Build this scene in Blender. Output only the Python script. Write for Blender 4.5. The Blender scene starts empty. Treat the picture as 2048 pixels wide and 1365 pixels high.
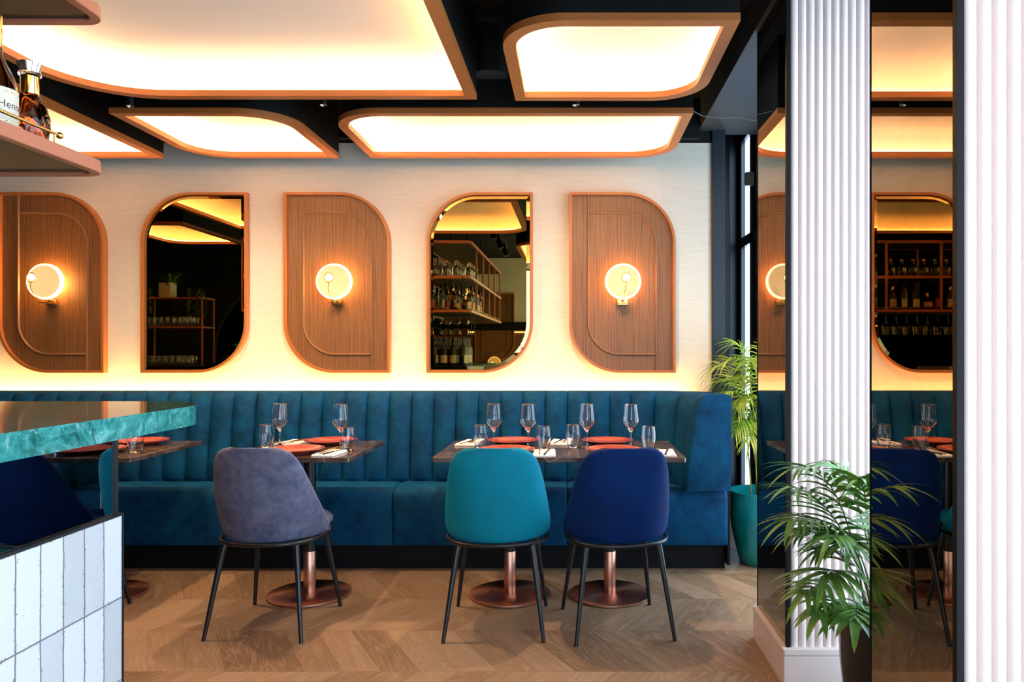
import bpy, math, random
from mathutils import Vector, Matrix
PI = math.pi
sc = bpy.context.scene
COL = sc.collection

# ------------------------------------------------------------------ camera, world, exposure
cam_d = bpy.data.cameras.new('camera'); cam = bpy.data.objects.new('camera', cam_d); COL.objects.link(cam)
cam.location = (0, 0, 1.25); cam.rotation_euler = (PI/2, 0, 0)
cam_d.sensor_width = 36.0; cam_d.lens = 1490/2048*36
cam_d.shift_x = -126/2048; cam_d.shift_y = 20.5/2048
cam_d.clip_start = 0.02
sc.camera = cam
sc.view_settings.view_transform = 'Standard'; sc.view_settings.look = 'None'
sc.view_settings.exposure = 0.42; sc.view_settings.gamma = 1.0
sc.cycles.caustics_reflective = False; sc.cycles.caustics_refractive = False
sc.cycles.sample_clamp_indirect = 6.0
sc.cycles.max_bounces = 14; sc.cycles.diffuse_bounces = 6; sc.cycles.glossy_bounces = 6
sc.cycles.transmission_bounces = 10; sc.cycles.transparent_max_bounces = 16

world = bpy.data.worlds.new('sky'); sc.world = world; world.use_nodes = True
wn = world.node_tree.nodes; bg = wn['Background']
bg.inputs['Color'].default_value = (0.66, 0.82, 1.0, 1); bg.inputs['Strength'].default_value = 5.6

PANEL_LED = 49.0      # emission of the strips hidden in the ceiling trays
WARM = (1.0, 0.69, 0.40)
def portal(name, loc, rot, sx, sy):
    l = bpy.data.lights.new(name, 'AREA'); l.shape = 'RECTANGLE'; l.size = sx; l.size_y = sy
    l.cycles.is_portal = True
    o = bpy.data.objects.new(name, l); COL.objects.link(o); o.location = loc; o.rotation_euler = rot
portal('window_daylight', (1.37, 1.4, 1.5), (0, PI/2, 0), 2.9, 9.2)
portal('shopfront_daylight', (0.5, -3.22, 1.4), (PI/2, 0, 0), 1.75, 2.6)
def area(name, loc, rot, sx, sy, power, col):
    l = bpy.data.lights.new(name, 'AREA'); l.shape = 'RECTANGLE'; l.size = sx; l.size_y = sy
    l.energy = power; l.color = col
    o = bpy.data.objects.new(name, l); COL.objects.link(o); o.location = loc; o.rotation_euler = rot
    return o
# strip of light behind the top of the banquette, washing up the wall
area('banquette_wall_wash', (-2.25, 4.655, 0.93), (PI+0.10, 0, 0), 5.9, 0.02, 56, (1.0, 0.57, 0.20))

# ------------------------------------------------------------------ node helpers
def mat(name, base=(0.8,0.8,0.8), rough=0.5, metal=0.0, **kw):
    m = bpy.data.materials.new(name); m.use_nodes = True
    b = m.node_tree.nodes['Principled BSDF']
    b.inputs['Base Color'].default_value = (*base, 1)
    b.inputs['Roughness'].default_value = rough; b.inputs['Metallic'].default_value = metal
    for k, v in kw.items():
        k = k.replace('_', ' ')
        b.inputs[k].default_value = (*v, 1) if isinstance(v, tuple) and len(v) == 3 else v
    return m
def N(m, t, **kw):
    n = m.node_tree.nodes.new(t)
    for k, v in kw.items(): setattr(n, k, v)
    return n
def L(m, a, b): m.node_tree.links.new(a, b)
def bsdf(m): return m.node_tree.nodes['Principled BSDF']
def coords(m, scale=(1,1,1), rot=(0,0,0), loc=(0,0,0), kind='Object'):
    tc = N(m, 'ShaderNodeTexCoord'); mp = N(m, 'ShaderNodeMapping')
    mp.inputs['Scale'].default_value = scale; mp.inputs['Rotation'].default_value = rot; mp.inputs['Location'].default_value = loc
    L(m, tc.outputs[kind], mp.inputs['Vector']); return mp.outputs['Vector']
def noise(m, vec, scale=5, detail=4, rough=0.5, dist=0.0):
    n = N(m, 'ShaderNodeTexNoise'); n.inputs['Scale'].default_value = scale; n.inputs['Detail'].default_value = detail
    n.inputs['Roughness'].default_value = rough; n.inputs['Distortion'].default_value = dist
    if vec: L(m, vec, n.inputs['Vector'])
    return n.outputs['Fac']
def ramp(m, fac, stops):
    r = N(m, 'ShaderNodeValToRGB'); e = r.color_ramp.elements
    while len(e) < len(stops): e.new(0.5)
    for i, (p, c) in enumerate(stops):
        e[i].position = p; e[i].color = (*c, 1) if len(c) == 3 else c
    L(m, fac, r.inputs['Fac']); return r.outputs['Color']
def mathn(m, op, a, b=None, c=None):
    n = N(m, 'ShaderNodeMath', operation=op)
    for i, v in enumerate((a, b, c)):
        if v is None: continue
        if isinstance(v, (int, float)): n.inputs[i].default_value = v
        else: L(m, v, n.inputs[i])
    return n.outputs[0]
def mixc(m, fac, a, b, mode='MIX'):
    n = N(m, 'ShaderNodeMix', data_type='RGBA', blend_type=mode)
    for s, v in ((n.inputs['Factor'], fac), (n.inputs[6], a), (n.inputs[7], b)):
        if isinstance(v, (int, float)): s.default_value = v
        elif isinstance(v, tuple): s.default_value = (*v, 1)
        else: L(m, v, s)
    return n.outputs[2]
def bump(m, height, strength=0.3, dist=0.01):
    b = N(m, 'ShaderNodeBump'); b.inputs['Strength'].default_value = strength; b.inputs['Distance'].default_value = dist
    L(m, height, b.inputs['Height']); L(m, b.outputs['Normal'], bsdf(m).inputs['Normal'])
def emit(name, col, strength):
    return mat(name, (0.8,0.8,0.8), 0.5, Emission_Color=col, Emission_Strength=strength)

M = {}
def velvet(name, dark, light, sheen=0.6, scale=9):
    m = mat(name, dark, 0.75)
    v = coords(m)
    n1 = noise(m, v, scale, 5, 0.6, 0.4); n2 = noise(m, v, scale*3.2, 3, 0.5)
    f = mathn(m, 'ADD', mathn(m, 'MULTIPLY', n1, 0.7), mathn(m, 'MULTIPLY', n2, 0.3))
    c = ramp(m, f, [(0.30, dark), (0.68, light)])
    b = bsdf(m); L(m, c, b.inputs['Base Color'])
    b.inputs['Sheen Weight'].default_value = sheen; b.inputs['Sheen Roughness'].default_value = 0.35
    L(m, c, b.inputs['Sheen Tint'])
    b.inputs['Specular IOR Level'].default_value = 0.15
    fine = noise(m, v, 420, 2, 0.5); bump(m, fine, 0.12, 0.002)
    return m
M['teal_banquette'] = velvet('petrol_blue_velvet', (0.0, 0.018, 0.058), (0.0, 0.068, 0.158), 0.8, 7)
M['velvet_grey'] = velvet('slate_blue_grey_velvet', (0.045, 0.055, 0.115), (0.16, 0.17, 0.25), 0.7, 11)
M['velvet_teal'] = velvet('turquoise_velvet', (0.0, 0.17, 0.25), (0.0, 0.24, 0.34), 0.5, 4)
M['velvet_navy'] = velvet('royal_navy_velvet', (0.0, 0.012, 0.075), (0.0, 0.025, 0.14), 0.5, 5)
M['piping'] = mat('pale_piping', (0.20, 0.22, 0.30), 0.7)
M['piping_teal'] = mat('teal_piping', (0.03, 0.24, 0.33), 0.7)
M['piping_navy'] = mat('navy_piping', (0.005, 0.025, 0.14), 0.7)
M['black_metal'] = mat('black_powder_coated_metal', (0.006, 0.006, 0.008), 0.35)
M['black_paint'] = mat('black_paint', (0.004, 0.0035, 0.003), 0.6, Specular_IOR_Level=0.2)
M['black_wood'] = mat('black_stained_wood', (0.003, 0.003, 0.004), 0.6, Specular_IOR_Level=0.2)
M['blue_black'] = mat('blue_black_window_paint', (0.004, 0.010, 0.017), 0.35)
M['copper_rim'] = mat('copper_painted_rim', (0.42, 0.135, 0.03), 0.42)
M['copper_shelf'] = mat('rose_copper_edge', (0.46, 0.15, 0.08), 0.4)
M['white_tray'] = mat('warm_white_stretched_fabric', (0.88, 0.78, 0.65), 0.8)
M['led'] = emit('warm_led_strip', WARM, PANEL_LED)
M['brass'] = mat('brushed_brass', (0.75, 0.48, 0.15), 0.25, 1.0)
M['gold'] = mat('polished_gold', (0.85, 0.58, 0.2), 0.12, 1.0)
M['chrome'] = mat('polished_steel', (0.7, 0.7, 0.7), 0.12, 1.0)
M['disc_glow'] = mat('lit_alabaster_glass', (0.30, 0.22, 0.13), 0.4, Emission_Color=(1.0, 0.66, 0.27), Emission_Strength=0.62)
_x = emit('lit_alabaster_glass', (1.0, 0.66, 0.27), 0.60)
M['rim_glow'] = emit('lit_glass_rim', (1.0, 0.74, 0.38), 1.4)
M['bulb_glow'] = emit('lit_globe', (1.0, 0.74, 0.40), 2.2)
M['dark_shelf'] = mat('dark_bronze_underside', (0.045, 0.028, 0.016), 0.4)
M['napkin'] = mat('white_linen', (0.88, 0.87, 0.87), 0.9)
M['cork'] = mat('cork', (0.45, 0.28, 0.14), 0.8)
M['soil'] = mat('potting_soil', (0.02, 0.014, 0.01), 0.95)
M['gray_speaker'] = mat('dark_speaker_mesh', (0.03, 0.028, 0.026), 0.7)
M['white_plastic'] = mat('white_plastic', (0.9, 0.88, 0.87), 0.4)
M['label_cream'] = mat('cream_paper_label', (0.72, 0.64, 0.48), 0.7)
M['label_white'] = mat('white_paper_label', (0.75, 0.72, 0.66), 0.7)
M['label_yellow'] = mat('yellow_paper_label', (0.75, 0.42, 0.05), 0.7)
M['label_red'] = mat('red_paper_label', (0.5, 0.03, 0.02), 0.7)
M['ink'] = mat('dark_printing_ink', (0.05, 0.035, 0.03), 0.6)

def glass(name, col=(1,1,1), rough=0.0, ior=1.45):
    m = mat(name, col, rough, IOR=ior, Transmission_Weight=1.0); return m
M['glass'] = glass('clear_glass')
M['bottle_clear'] = glass('clear_bottle_glass', (0.93, 0.95, 0.93))
M['bottle_amber'] = glass('cognac_bottle_glass', (0.32, 0.09, 0.02))
M['bottle_green'] = glass('pale_green_bottle_glass', (0.35, 0.6, 0.45))
M['bottle_wine'] = mat('dark_wine_bottle_glass', (0.008, 0.012, 0.008), 0.08)
M['crystal'] = glass('crystal', (1, 0.97, 0.9))
def thin_glass():
    m = bpy.data.materials.new('window_glass'); m.use_nodes = True
    nt = m.node_tree; nt.nodes.clear()
    out = N(m, 'ShaderNodeOutputMaterial'); t = N(m, 'ShaderNodeBsdfTransparent'); g = N(m, 'ShaderNodeBsdfGlossy')
    g.inputs['Roughness'].default_value = 0.0; t.inputs['Color'].default_value = (0.95, 0.98, 1, 1)
    mx = N(m, 'ShaderNodeMixShader'); mx.inputs['Fac'].default_value = 0.06
    L(m, t.outputs[0], mx.inputs[1]); L(m, g.outputs[0], mx.inputs[2]); L(m, mx.outputs[0], out.inputs['Surface'])
    return m
M['window_glass'] = thin_glass()

def mirror(name, a, b, scale, rough):
    m = mat(name, a, rough, 1.0)
    v = coords(m)
    f = noise(m, v, scale, 8, 0.65, 1.5)
    c = ramp(m, f, [(0.40, a), (0.68, b)])
    L(m, c, bsdf(m).inputs['Base Color']); pass
    return m
M['mirror_amber'] = mirror('amber_tinted_mirror', (0.50, 0.35, 0.115), (0.45, 0.31, 0.10), 3, 0.0)
M['mirror_bronze'] = mirror('antiqued_bronze_mirror', (0.36, 0.28, 0.19), (0.29, 0.22, 0.145), 2.4, 0.0)
M['mirror_dark'] = mirror('smoked_mirror', (0.24, 0.27, 0.28), (0.21, 0.24, 0.25), 3, 0.0)

def plate_mat():
    m = mat('coral_glazed_ceramic', (0.62, 0.085, 0.06), 0.18)
    v = coords(m, (1, 4, 1)); f = noise(m, v, 6, 4, 0.6, 1.0)
    c = ramp(m, f, [(0.35, (0.30, 0.030, 0.038)), (0.6, (0.44, 0.085, 0.05))])
    L(m, c, bsdf(m).inputs['Base Color']); return m
M['plate'] = plate_mat()

def oak_panel():
    m = mat('brown_oak_veneer', (0.2, 0.09, 0.03), 0.42)
    v = coords(m, (7, 7, 0.45), kind='Generated')
    v2 = coords(m, (1, 1, 1), kind='Object')
    w = N(m, 'ShaderNodeTexWave', wave_type='BANDS', bands_direction='X')
    mp = coords(m, (1, 1, 0.12))
    L(m, mp, w.inputs['Vector']); w.inputs['Scale'].default_value = 18; w.inputs['Distortion'].default_value = 9
    w.inputs['Detail'].default_value = 3; w.inputs['Detail Scale'].default_value = 1.1
    fine = noise(m, coords(m, (160, 160, 3)), 1, 4, 0.6)
    f = mathn(m, 'ADD', mathn(m, 'MULTIPLY', w.outputs['Fac'], 0.20), mathn(m, 'MULTIPLY', fine, 0.80))
    c = ramp(m, f, [(0.3, (0.125, 0.052, 0.017)), (0.5, (0.19, 0.082, 0.027)), (0.75, (0.235, 0.105, 0.037))])
    L(m, c, bsdf(m).inputs['Base Color']); bump(m, fine, 0.15, 0.002)
    return m
M['oak_panel'] = oak_panel()
M['oak_trim'] = mat('oak_moulding', (0.21, 0.095, 0.04), 0.4)

def grasscloth():
    m = mat('pale_grasscloth_wallpaper', (0.6, 0.55, 0.47), 0.8)
    a = noise(m, coords(m, (3, 1, 90)), 2.0, 5, 0.65); b = noise(m, coords(m, (25, 1, 420)), 1.0, 3, 0.6)
    f = mathn(m, 'ADD', mathn(m, 'MULTIPLY', a, 0.55), mathn(m, 'MULTIPLY', b, 0.45))
    c = ramp(m, f, [(0.3, (0.67, 0.60, 0.47)), (0.7, (0.81, 0.75, 0.61))])
    # paper drops of slightly different tone, with a seam every 0.92 m
    sx = N(m, 'ShaderNodeSeparateXYZ'); L(m, coords(m), sx.inputs[0])
    u = mathn(m, 'DIVIDE', mathn(m, 'ADD', sx.outputs['X'], 10.5), 0.92)
    wn_ = N(m, 'ShaderNodeTexWhiteNoise', noise_dimensions='1D'); L(m, mathn(m, 'FLOOR', u), wn_.inputs['W'])
    k = mathn(m, 'ADD', mathn(m, 'MULTIPLY', wn_.outputs['Value'], 0.08), 0.92)
    cc = N(m, 'ShaderNodeCombineXYZ'); 
    for i in range(3): L(m, k, cc.inputs[i])
    c2 = mixc(m, 1.0, c, cc.outputs[0], 'MULTIPLY')
    L(m, c2, bsdf(m).inputs['Base Color']); bump(m, f, 0.25, 0.003)
    return m
M['wallpaper'] = grasscloth()

def chevron():
    m = mat('chevron_oak_floor', (0.3, 0.2, 0.1), 0.38)
    s = N(m, 'ShaderNodeSeparateXYZ'); L(m, coords(m), s.inputs[0])
    X, Y = s.outputs['X'], s.outputs['Y']
    yr = mathn(m, 'DIVIDE', mathn(m, 'ADD', Y, 0.425*20-3.33), 0.425)
    row = mathn(m, 'FLOOR', yr); fy = mathn(m, 'FRACT', yr)
    par = mathn(m, 'MODULO', row, 2.0)                    # 0: planks lean one way, 1: the other
    sgn = mathn(m, 'SUBTRACT', mathn(m, 'MULTIPLY', par, 2.0), 1.0)
    # row 20 (y 3.33..3.76) leans with x growing with y
    shift = mathn(m, 'MULTIPLY', mathn(m, 'MULTIPLY', fy, 0.245), sgn)
    xs = mathn(m, 'ADD', X, shift)
    xs = mathn(m, 'SUBTRACT', xs, mathn(m, 'MULTIPLY', par, 0.245))
    u = mathn(m, 'DIVIDE', mathn(m, 'ADD', xs, 20.0), 0.152)
    pid = mathn(m, 'FLOOR', u); fu = mathn(m, 'FRACT', u)
    key = N(m, 'ShaderNodeCombineXYZ'); L(m, pid, key.inputs[0]); L(m, row, key.inputs[1])
    wn_ = N(m, 'ShaderNodeTexWhiteNoise', noise_dimensions='2D'); L(m, key.outputs[0], wn_.inputs['Vector'])
    # grain runs along the plank: coordinates across (xs) and along (fy)
    g = N(m, 'ShaderNodeCombineXYZ')
    L(m, mathn(m, 'ADD', mathn(m, 'MULTIPLY', xs, 10.0), mathn(m, 'MULTIPLY', wn_.outputs['Value'], 37.0)), g.inputs[0])
    L(m, mathn(m, 'ADD', mathn(m, 'MULTIPLY', Y, 1.6), mathn(m, 'MULTIPLY', row, 3.7)), g.inputs[1])
    n1 = N(m, 'ShaderNodeTexNoise'); L(m, g.outputs[0], n1.inputs['Vector']); n1.inputs['Scale'].default_value = 0.9
    n1.inputs['Detail'].default_value = 3; n1.inputs['Distortion'].default_value = 0.6
    rings = mathn(m, 'FRACT', mathn(m, 'MULTIPLY', n1.outputs['Fac'], 11.0))
    ring = mathn(m, 'POWER', mathn(m, 'ABSOLUTE', mathn(m, 'SUBTRACT', mathn(m, 'MULTIPLY', rings, 2.0), 1.0)), 3.0)
    g2 = N(m, 'ShaderNodeVectorMath', operation='MULTIPLY'); g2.inputs[1].default_value = (8, 1.3, 1); L(m, g.outputs[0], g2.inputs[0])
    n2 = noise(m, g2.outputs[0], 1.4, 4, 0.6)
    tone = ramp(m, wn_.outputs['Value'], [(0.0, (0.21, 0.118, 0.060)), (0.35, (0.28, 0.160, 0.084)), (0.7, (0.34, 0.205, 0.113)), (1.0, (0.42, 0.265, 0.155))])
    c = mixc(m, mathn(m, 'MULTIPLY', ring, 0.45), tone, (0.52, 0.38, 0.26))
    c = mixc(m, mathn(m, 'MULTIPLY', n2, 0.35), c, (0.13, 0.07, 0.035))
    eu = mathn(m, 'ABSOLUTE', mathn(m, 'SUBTRACT', fu, 0.5)); ey = mathn(m, 'ABSOLUTE', mathn(m, 'SUBTRACT', fy, 0.5))
    gap = mathn(m, 'MAXIMUM', mathn(m, 'GREATER_THAN', eu, 0.493), mathn(m, 'GREATER_THAN', ey, 0.4965))
    c = mixc(m, mathn(m, 'MULTIPLY', gap, 0.6), c, (0.06, 0.035, 0.02))
    L(m, c, bsdf(m).inputs['Base Color'])
    L(m, mathn(m, 'ADD', mathn(m, 'MULTIPLY', n2, 0.25), 0.30), bsdf(m).inputs['Roughness'])
    bump(m, mathn(m, 'SUBTRACT', mathn(m, 'MULTIPLY', n2, 0.3), gap), 0.25, 0.002)
    return m
M['floor'] = chevron()

def brown_marble():
    m = mat('brown_emperador_marble', (0.05, 0.03, 0.02), 0.13)
    v = coords(m)
    n = noise(m, v, 7, 6, 0.6, 1.2); base = ramp(m, n, [(0.35, (0.045, 0.028, 0.022)), (0.65, (0.135, 0.090, 0.068))])
    vo = N(m, 'ShaderNodeTexVoronoi', feature='DISTANCE_TO_EDGE'); vo.inputs['Scale'].default_value = 5.5
    dv = N(m, 'ShaderNodeVectorMath', operation='ADD'); L(m, v, dv.inputs[0])
    nc = N(m, 'ShaderNodeTexNoise'); nc.inputs['Scale'].default_value = 5; L(m, v, nc.inputs['Vector'])
    sc_ = N(m, 'ShaderNodeVectorMath', operation='SCALE'); sc_.inputs['Scale'].default_value = 0.35; L(m, nc.outputs['Color'], sc_.inputs[0]); L(m, sc_.outputs[0], dv.inputs[1])
    L(m, dv.outputs[0], vo.inputs['Vector'])
    k = mathn(m, 'LESS_THAN', vo.outputs['Distance'], 0.012)
    k = mathn(m, 'MULTIPLY', k, mathn(m, 'GREATER_THAN', noise(m, v, 6, 2), 0.47))
    c = mixc(m, k, base, (0.42, 0.22, 0.09)); L(m, c, bsdf(m).inputs['Base Color']); return m
M['brown_marble'] = brown_marble()
def green_marble():
    m = mat('green_marble', (0.05, 0.25, 0.2), 0.08)
    v = coords(m)
    n = noise(m, v, 11, 9, 0.68, 2.2)
    c = ramp(m, n, [(0.34, (0.008, 0.075, 0.06)), (0.47, (0.025, 0.21, 0.19)), (0.58, (0.06, 0.33, 0.31)), (0.72, (0.22, 0.56, 0.54))])
    n2 = noise(m, v, 30, 6, 0.7, 1.0)
    c = mixc(m, ramp(m, n2, [(0.56, (0,0,0)), (0.66, (0.5,0.5,0.5))]), c, (0.45, 0.72, 0.72))
    L(m, c, bsdf(m).inputs['Base Color']); return m
M['green_marble'] = green_marble()
def tiles():
    m = mat('glazed_white_tiles', (0.6, 0.6, 0.62), 0.16)
    s = N(m, 'ShaderNodeSeparateXYZ'); L(m, coords(m), s.inputs[0])
    wob = noise(m, coords(m), 18, 2)
    Yw = mathn(m, 'ADD', s.outputs['Y'], mathn(m, 'MULTIPLY', mathn(m, 'SUBTRACT', wob, 0.5), 0.006))
    u = mathn(m, 'DIVIDE', mathn(m, 'SUBTRACT', Yw, 1.212-40*0.069), 0.069)
    w = mathn(m, 'DIVIDE', mathn(m, 'SUBTRACT', s.outputs['Z'], 0.852-0.2*5), 0.200)
    fu, fw = mathn(m, 'FRACT', u), mathn(m, 'FRACT', w)
    key = N(m, 'ShaderNodeCombineXYZ'); L(m, mathn(m, 'FLOOR', u), key.inputs[0]); L(m, mathn(m, 'FLOOR', w), key.inputs[1])
    wn_ = N(m, 'ShaderNodeTexWhiteNoise', noise_dimensions='2D'); L(m, key.outputs[0], wn_.inputs['Vector'])
    tone = ramp(m, wn_.outputs['Value'], [(0.0, (0.74, 0.75, 0.77)), (0.66, (0.68, 0.69, 0.71)), (0.78, (0.50, 0.53, 0.52)), (1.0, (0.40, 0.43, 0.42))])
    cloud = noise(m, coords(m), 14, 4); tone = mixc(m, mathn(m, 'MULTIPLY', cloud, 0.35), tone, (0.74, 0.75, 0.78))
    eu = mathn(m, 'ABSOLUTE', mathn(m, 'SUBTRACT', fu, 0.5)); ew = mathn(m, 'ABSOLUTE', mathn(m, 'SUBTRACT', fw, 0.5))
    edge = mathn(m, 'MAXIMUM', mathn(m, 'MULTIPLY', mathn(m, 'SUBTRACT', eu, 0.36), 7.0), mathn(m, 'MULTIPLY', mathn(m, 'SUBTRACT', ew, 0.45), 20.0))
    speck = mathn(m, 'GREATER_THAN', mathn(m, 'ADD', noise(m, coords(m), 150, 5, 0.65), mathn(m, 'MULTIPLY', mathn(m, 'MAXIMUM', edge, 0.0), 0.12)), 0.69)
    c = mixc(m, speck, tone, (0.30, 0.17, 0.11))
    grout = mathn(m, 'MAXIMUM', mathn(m, 'GREATER_THAN', eu, 0.472), mathn(m, 'GREATER_THAN', ew, 0.4905))
    c = mixc(m, grout, c, (0.19, 0.16, 0.19)); L(m, c, bsdf(m).inputs['Base Color'])
    L(m, mathn(m, 'ADD', mathn(m, 'MULTIPLY', grout, 0.6), 0.18), bsdf(m).inputs['Roughness'])
    bump(m, mathn(m, 'SUBTRACT', mathn(m, 'MULTIPLY', cloud, 0.4), grout), 0.35, 0.003)
    return m
M['tiles'] = tiles()
def pinkwhite():
    m = mat('pale_pink_gloss_paint', (0.87, 0.72, 0.67), 0.35); return m
M['pink'] = pinkwhite()
def aniso_copper():
    m = mat('brushed_copper', (0.62, 0.29, 0.20), 0.28, 1.0)
    b = bsdf(m); b.inputs['Anisotropic'].default_value = 0.85
    t = N(m, 'ShaderNodeTangent', direction_type='RADIAL', axis='Z'); L(m, t.outputs[0], b.inputs['Tangent'])
    return m
M['copper'] = aniso_copper()
M['copper_base'] = mat('dark_brushed_copper', (0.48, 0.22, 0.15), 0.3, 1.0, Anisotropic=0.8)
_t = N(M['copper_base'], 'ShaderNodeTangent', direction_type='RADIAL', axis='Z'); L(M['copper_base'], _t.outputs[0], bsdf(M['copper_base']).inputs['Tangent'])
def leafmat(name, a, b_, c_):
    m = mat(name, a, 0.27)
    f = noise(m, coords(m), 14, 3); c = ramp(m, f, [(0.3, a), (0.55, b_), (0.75, c_)])
    L(m, c, bsdf(m).inputs['Base Color'])
    bsdf(m).inputs['Subsurface Weight'].default_value = 0.0
    bsdf(m).inputs['Transmission Weight'].default_value = 0.0
    return m
M['leaf_yellow'] = leafmat('yellow_green_palm_leaf', (0.17, 0.30, 0.03), (0.34, 0.46, 0.05), (0.55, 0.60, 0.08))
M['leaf_dark'] = leafmat('deep_green_palm_leaf', (0.06, 0.17, 0.03), (0.13, 0.28, 0.05), (0.28, 0.42, 0.07))
M['stem'] = mat('yellow_green_cane', (0.36, 0.32, 0.05), 0.45)
M['stem_dark'] = mat('green_cane', (0.08, 0.11, 0.03), 0.45)
def pot_glaze(name, a, b_):
    m = mat(name, a, 0.12); f = noise(m, coords(m), 5, 5, 0.6, 0.5)
    L(m, ramp(m, f, [(0.4, a), (0.68, b_)]), bsdf(m).inputs['Base Color']); return m
M['pot_teal'] = pot_glaze('turquoise_ceramic_glaze', (0.0, 0.22, 0.23), (0.02, 0.36, 0.34))
M['pot_black'] = pot_glaze('black_ceramic_glaze', (0.008, 0.009, 0.014), (0.014, 0.018, 0.03))

# ------------------------------------------------------------------ mesh helpers
class B:
    def __init__(s): s.v = []; s.f = []
    def add(s, vs, fs):
        o = len(s.v); s.v += [tuple(v) for v in vs]; s.f += [tuple(i+o for i in f) for f in fs]; return s
    def box(s, x0, x1, y0, y1, z0, z1):
        return s.add([(x0,y0,z0),(x1,y0,z0),(x1,y1,z0),(x0,y1,z0),(x0,y0,z1),(x1,y0,z1),(x1,y1,z1),(x0,y1,z1)],
                     [(0,3,2,1),(4,5,6,7),(0,1,5,4),(1,2,6,5),(2,3,7,6),(3,0,4,7)])
    def tube(s, pts, r, n=10, closed=False):
        pts = [Vector(p) for p in pts]; m = len(pts)
        rs = r if isinstance(r, (list, tuple)) else [r]*m
        vs = []; prev = None
        for i, p in enumerate(pts):
            a = pts[(i-1) % m] if (closed or i > 0) else p; b = pts[(i+1) % m] if (closed or i < m-1) else p
            t = (b-a).normalized()
            if prev is None:
                u = t.cross(Vector((0,0,1)))
                if u.length < 1e-3: u = t.cross(Vector((0,1,0)))
            else: u = prev - t*prev.dot(t)
            u.normalize(); prev = u; w = t.cross(u)
            for k in range(n):
                an = 2*PI*k/n; vs.append(p + (u*math.cos(an)+w*math.sin(an))*rs[i])
        fs = []
        for i in range(m if closed else m-1):
            j = (i+1) % m
            for k in range(n): fs.append((i*n+k, i*n+(k+1)%n, j*n+(k+1)%n, j*n+k))
        if not closed: fs.append(tuple(range(n-1,-1,-1))); fs.append(tuple((m-1)*n+k for k in range(n)))
        return s.add(vs, fs)
    def lathe(s, prof, n=32, c=(0,0,0), axis='z'):
        vs = []; idx = []
        for (r, z) in prof:
            if r < 1e-6:
                idx.append([len(vs)]); vs.append((0,0,z))
            else:
                idx.append(list(range(len(vs), len(vs)+n)))
                vs += [(r*math.cos(2*PI*k/n), r*math.sin(2*PI*k/n), z) for k in range(n)]
        fs = []
        for a, b in zip(idx, idx[1:]):
            if len(a) == 1 and len(b) == 1: continue
            for k in range(n):
                k2 = (k+1) % n
                if len(a) == 1: fs.append((a[0], b[k2], b[k]))
                elif len(b) == 1: fs.append((a[k], a[k2], b[0]))
                else: fs.append((a[k], a[k2], b[k2], b[k]))
        if axis == 'y': vs = [(x, z, -y) if False else (x, -z, y) for x, y, z in vs]
        vs = [(x+c[0], y+c[1], z+c[2]) for x, y, z in vs]
        return s.add(vs, fs)
    def prism(s, out, w0, w1, plane='xy'):
        n = len(out)
        f = (lambda u, v, w: (u, v, w)) if plane == 'xy' else (lambda u, v, w: (u, w, v))
        vs = [f(u, v, w0) for u, v in out] + [f(u, v, w1) for u, v in out]
        fs = [tuple(range(n-1,-1,-1)), tuple(range(n, 2*n))] + [(i,(i+1)%n,n+(i+1)%n,n+i) for i in range(n)]
        return s.add(vs, fs)
    def ring(s, out, inn, w0, w1, plane='xy'):
        n = len(out)
        f = (lambda u, v, w: (u, v, w)) if plane == 'xy' else (lambda u, v, w: (u, w, v))
        vs = [f(*p, w0) for p in out]+[f(*p, w1) for p in out]+[f(*p, w0) for p in inn]+[f(*p, w1) for p in inn]
        fs = []
        for i in range(n):
            j = (i+1) % n
            fs += [(i,j,n+j,n+i), (2*n+j,2*n+i,3*n+i,3*n+j), (j,i,2*n+i,2*n+j), (n+i,n+j,3*n+j,3*n+i)]
        return s.add(vs, fs)
    def xform(s, mtx, start=0):
        s.v = s.v[:start] + [tuple(mtx @ Vector(v)) for v in s.v[start:]]; return s
    def build(s, name, m, parent=None, smooth=None, bevel=0, fix=True):
        me = bpy.data.meshes.new(name); me.from_pydata(s.v, [], s.f)
        import bmesh
        bm = bmesh.new(); bm.from_mesh(me)
        if fix: bmesh.ops.recalc_face_normals(bm, faces=bm.faces)
        bm.to_mesh(me); bm.free()
        me.materials.append(m if not isinstance(m, str) else M[m])
        o = bpy.data.objects.new(name, me); COL.objects.link(o)
        if parent: o.parent = parent
        if smooth is not None:
            for p in me.polygons: p.use_smooth = True
            if smooth < 180: me.set_sharp_from_angle(angle=math.radians(smooth))
        if bevel:
            b = o.modifiers.new('bevel', 'BEVEL'); b.width = bevel; b.segments = 2; b.limit_method = 'ANGLE'
        return o
def tag(o, label, cat, group=None):
    o['label'] = label; o['category'] = cat
    if group: o['group'] = group
    return o
def thing(name, loc, label, cat, group=None, rz=0):
    o = bpy.data.objects.new(name, None); COL.objects.link(o); o.location = loc; o.rotation_euler = (0,0,rz)
    o.empty_display_size = 0.1
    return tag(o, label, cat, group)
def struct(o): o['kind'] = 'structure'; return o
def copy_tree(o, parent=None):
    c = o.copy(); COL.objects.link(c)
    if parent: c.parent = parent
    for ch in list(o.children): copy_tree(ch, c)
    return c
def place(o, loc, label=None, group=None, rz=None):
    o.location = loc
    if rz is not None: o.rotation_euler = (0,0,rz)
    if label: o['label'] = label
    if group: o['group'] = group
    return o
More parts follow.
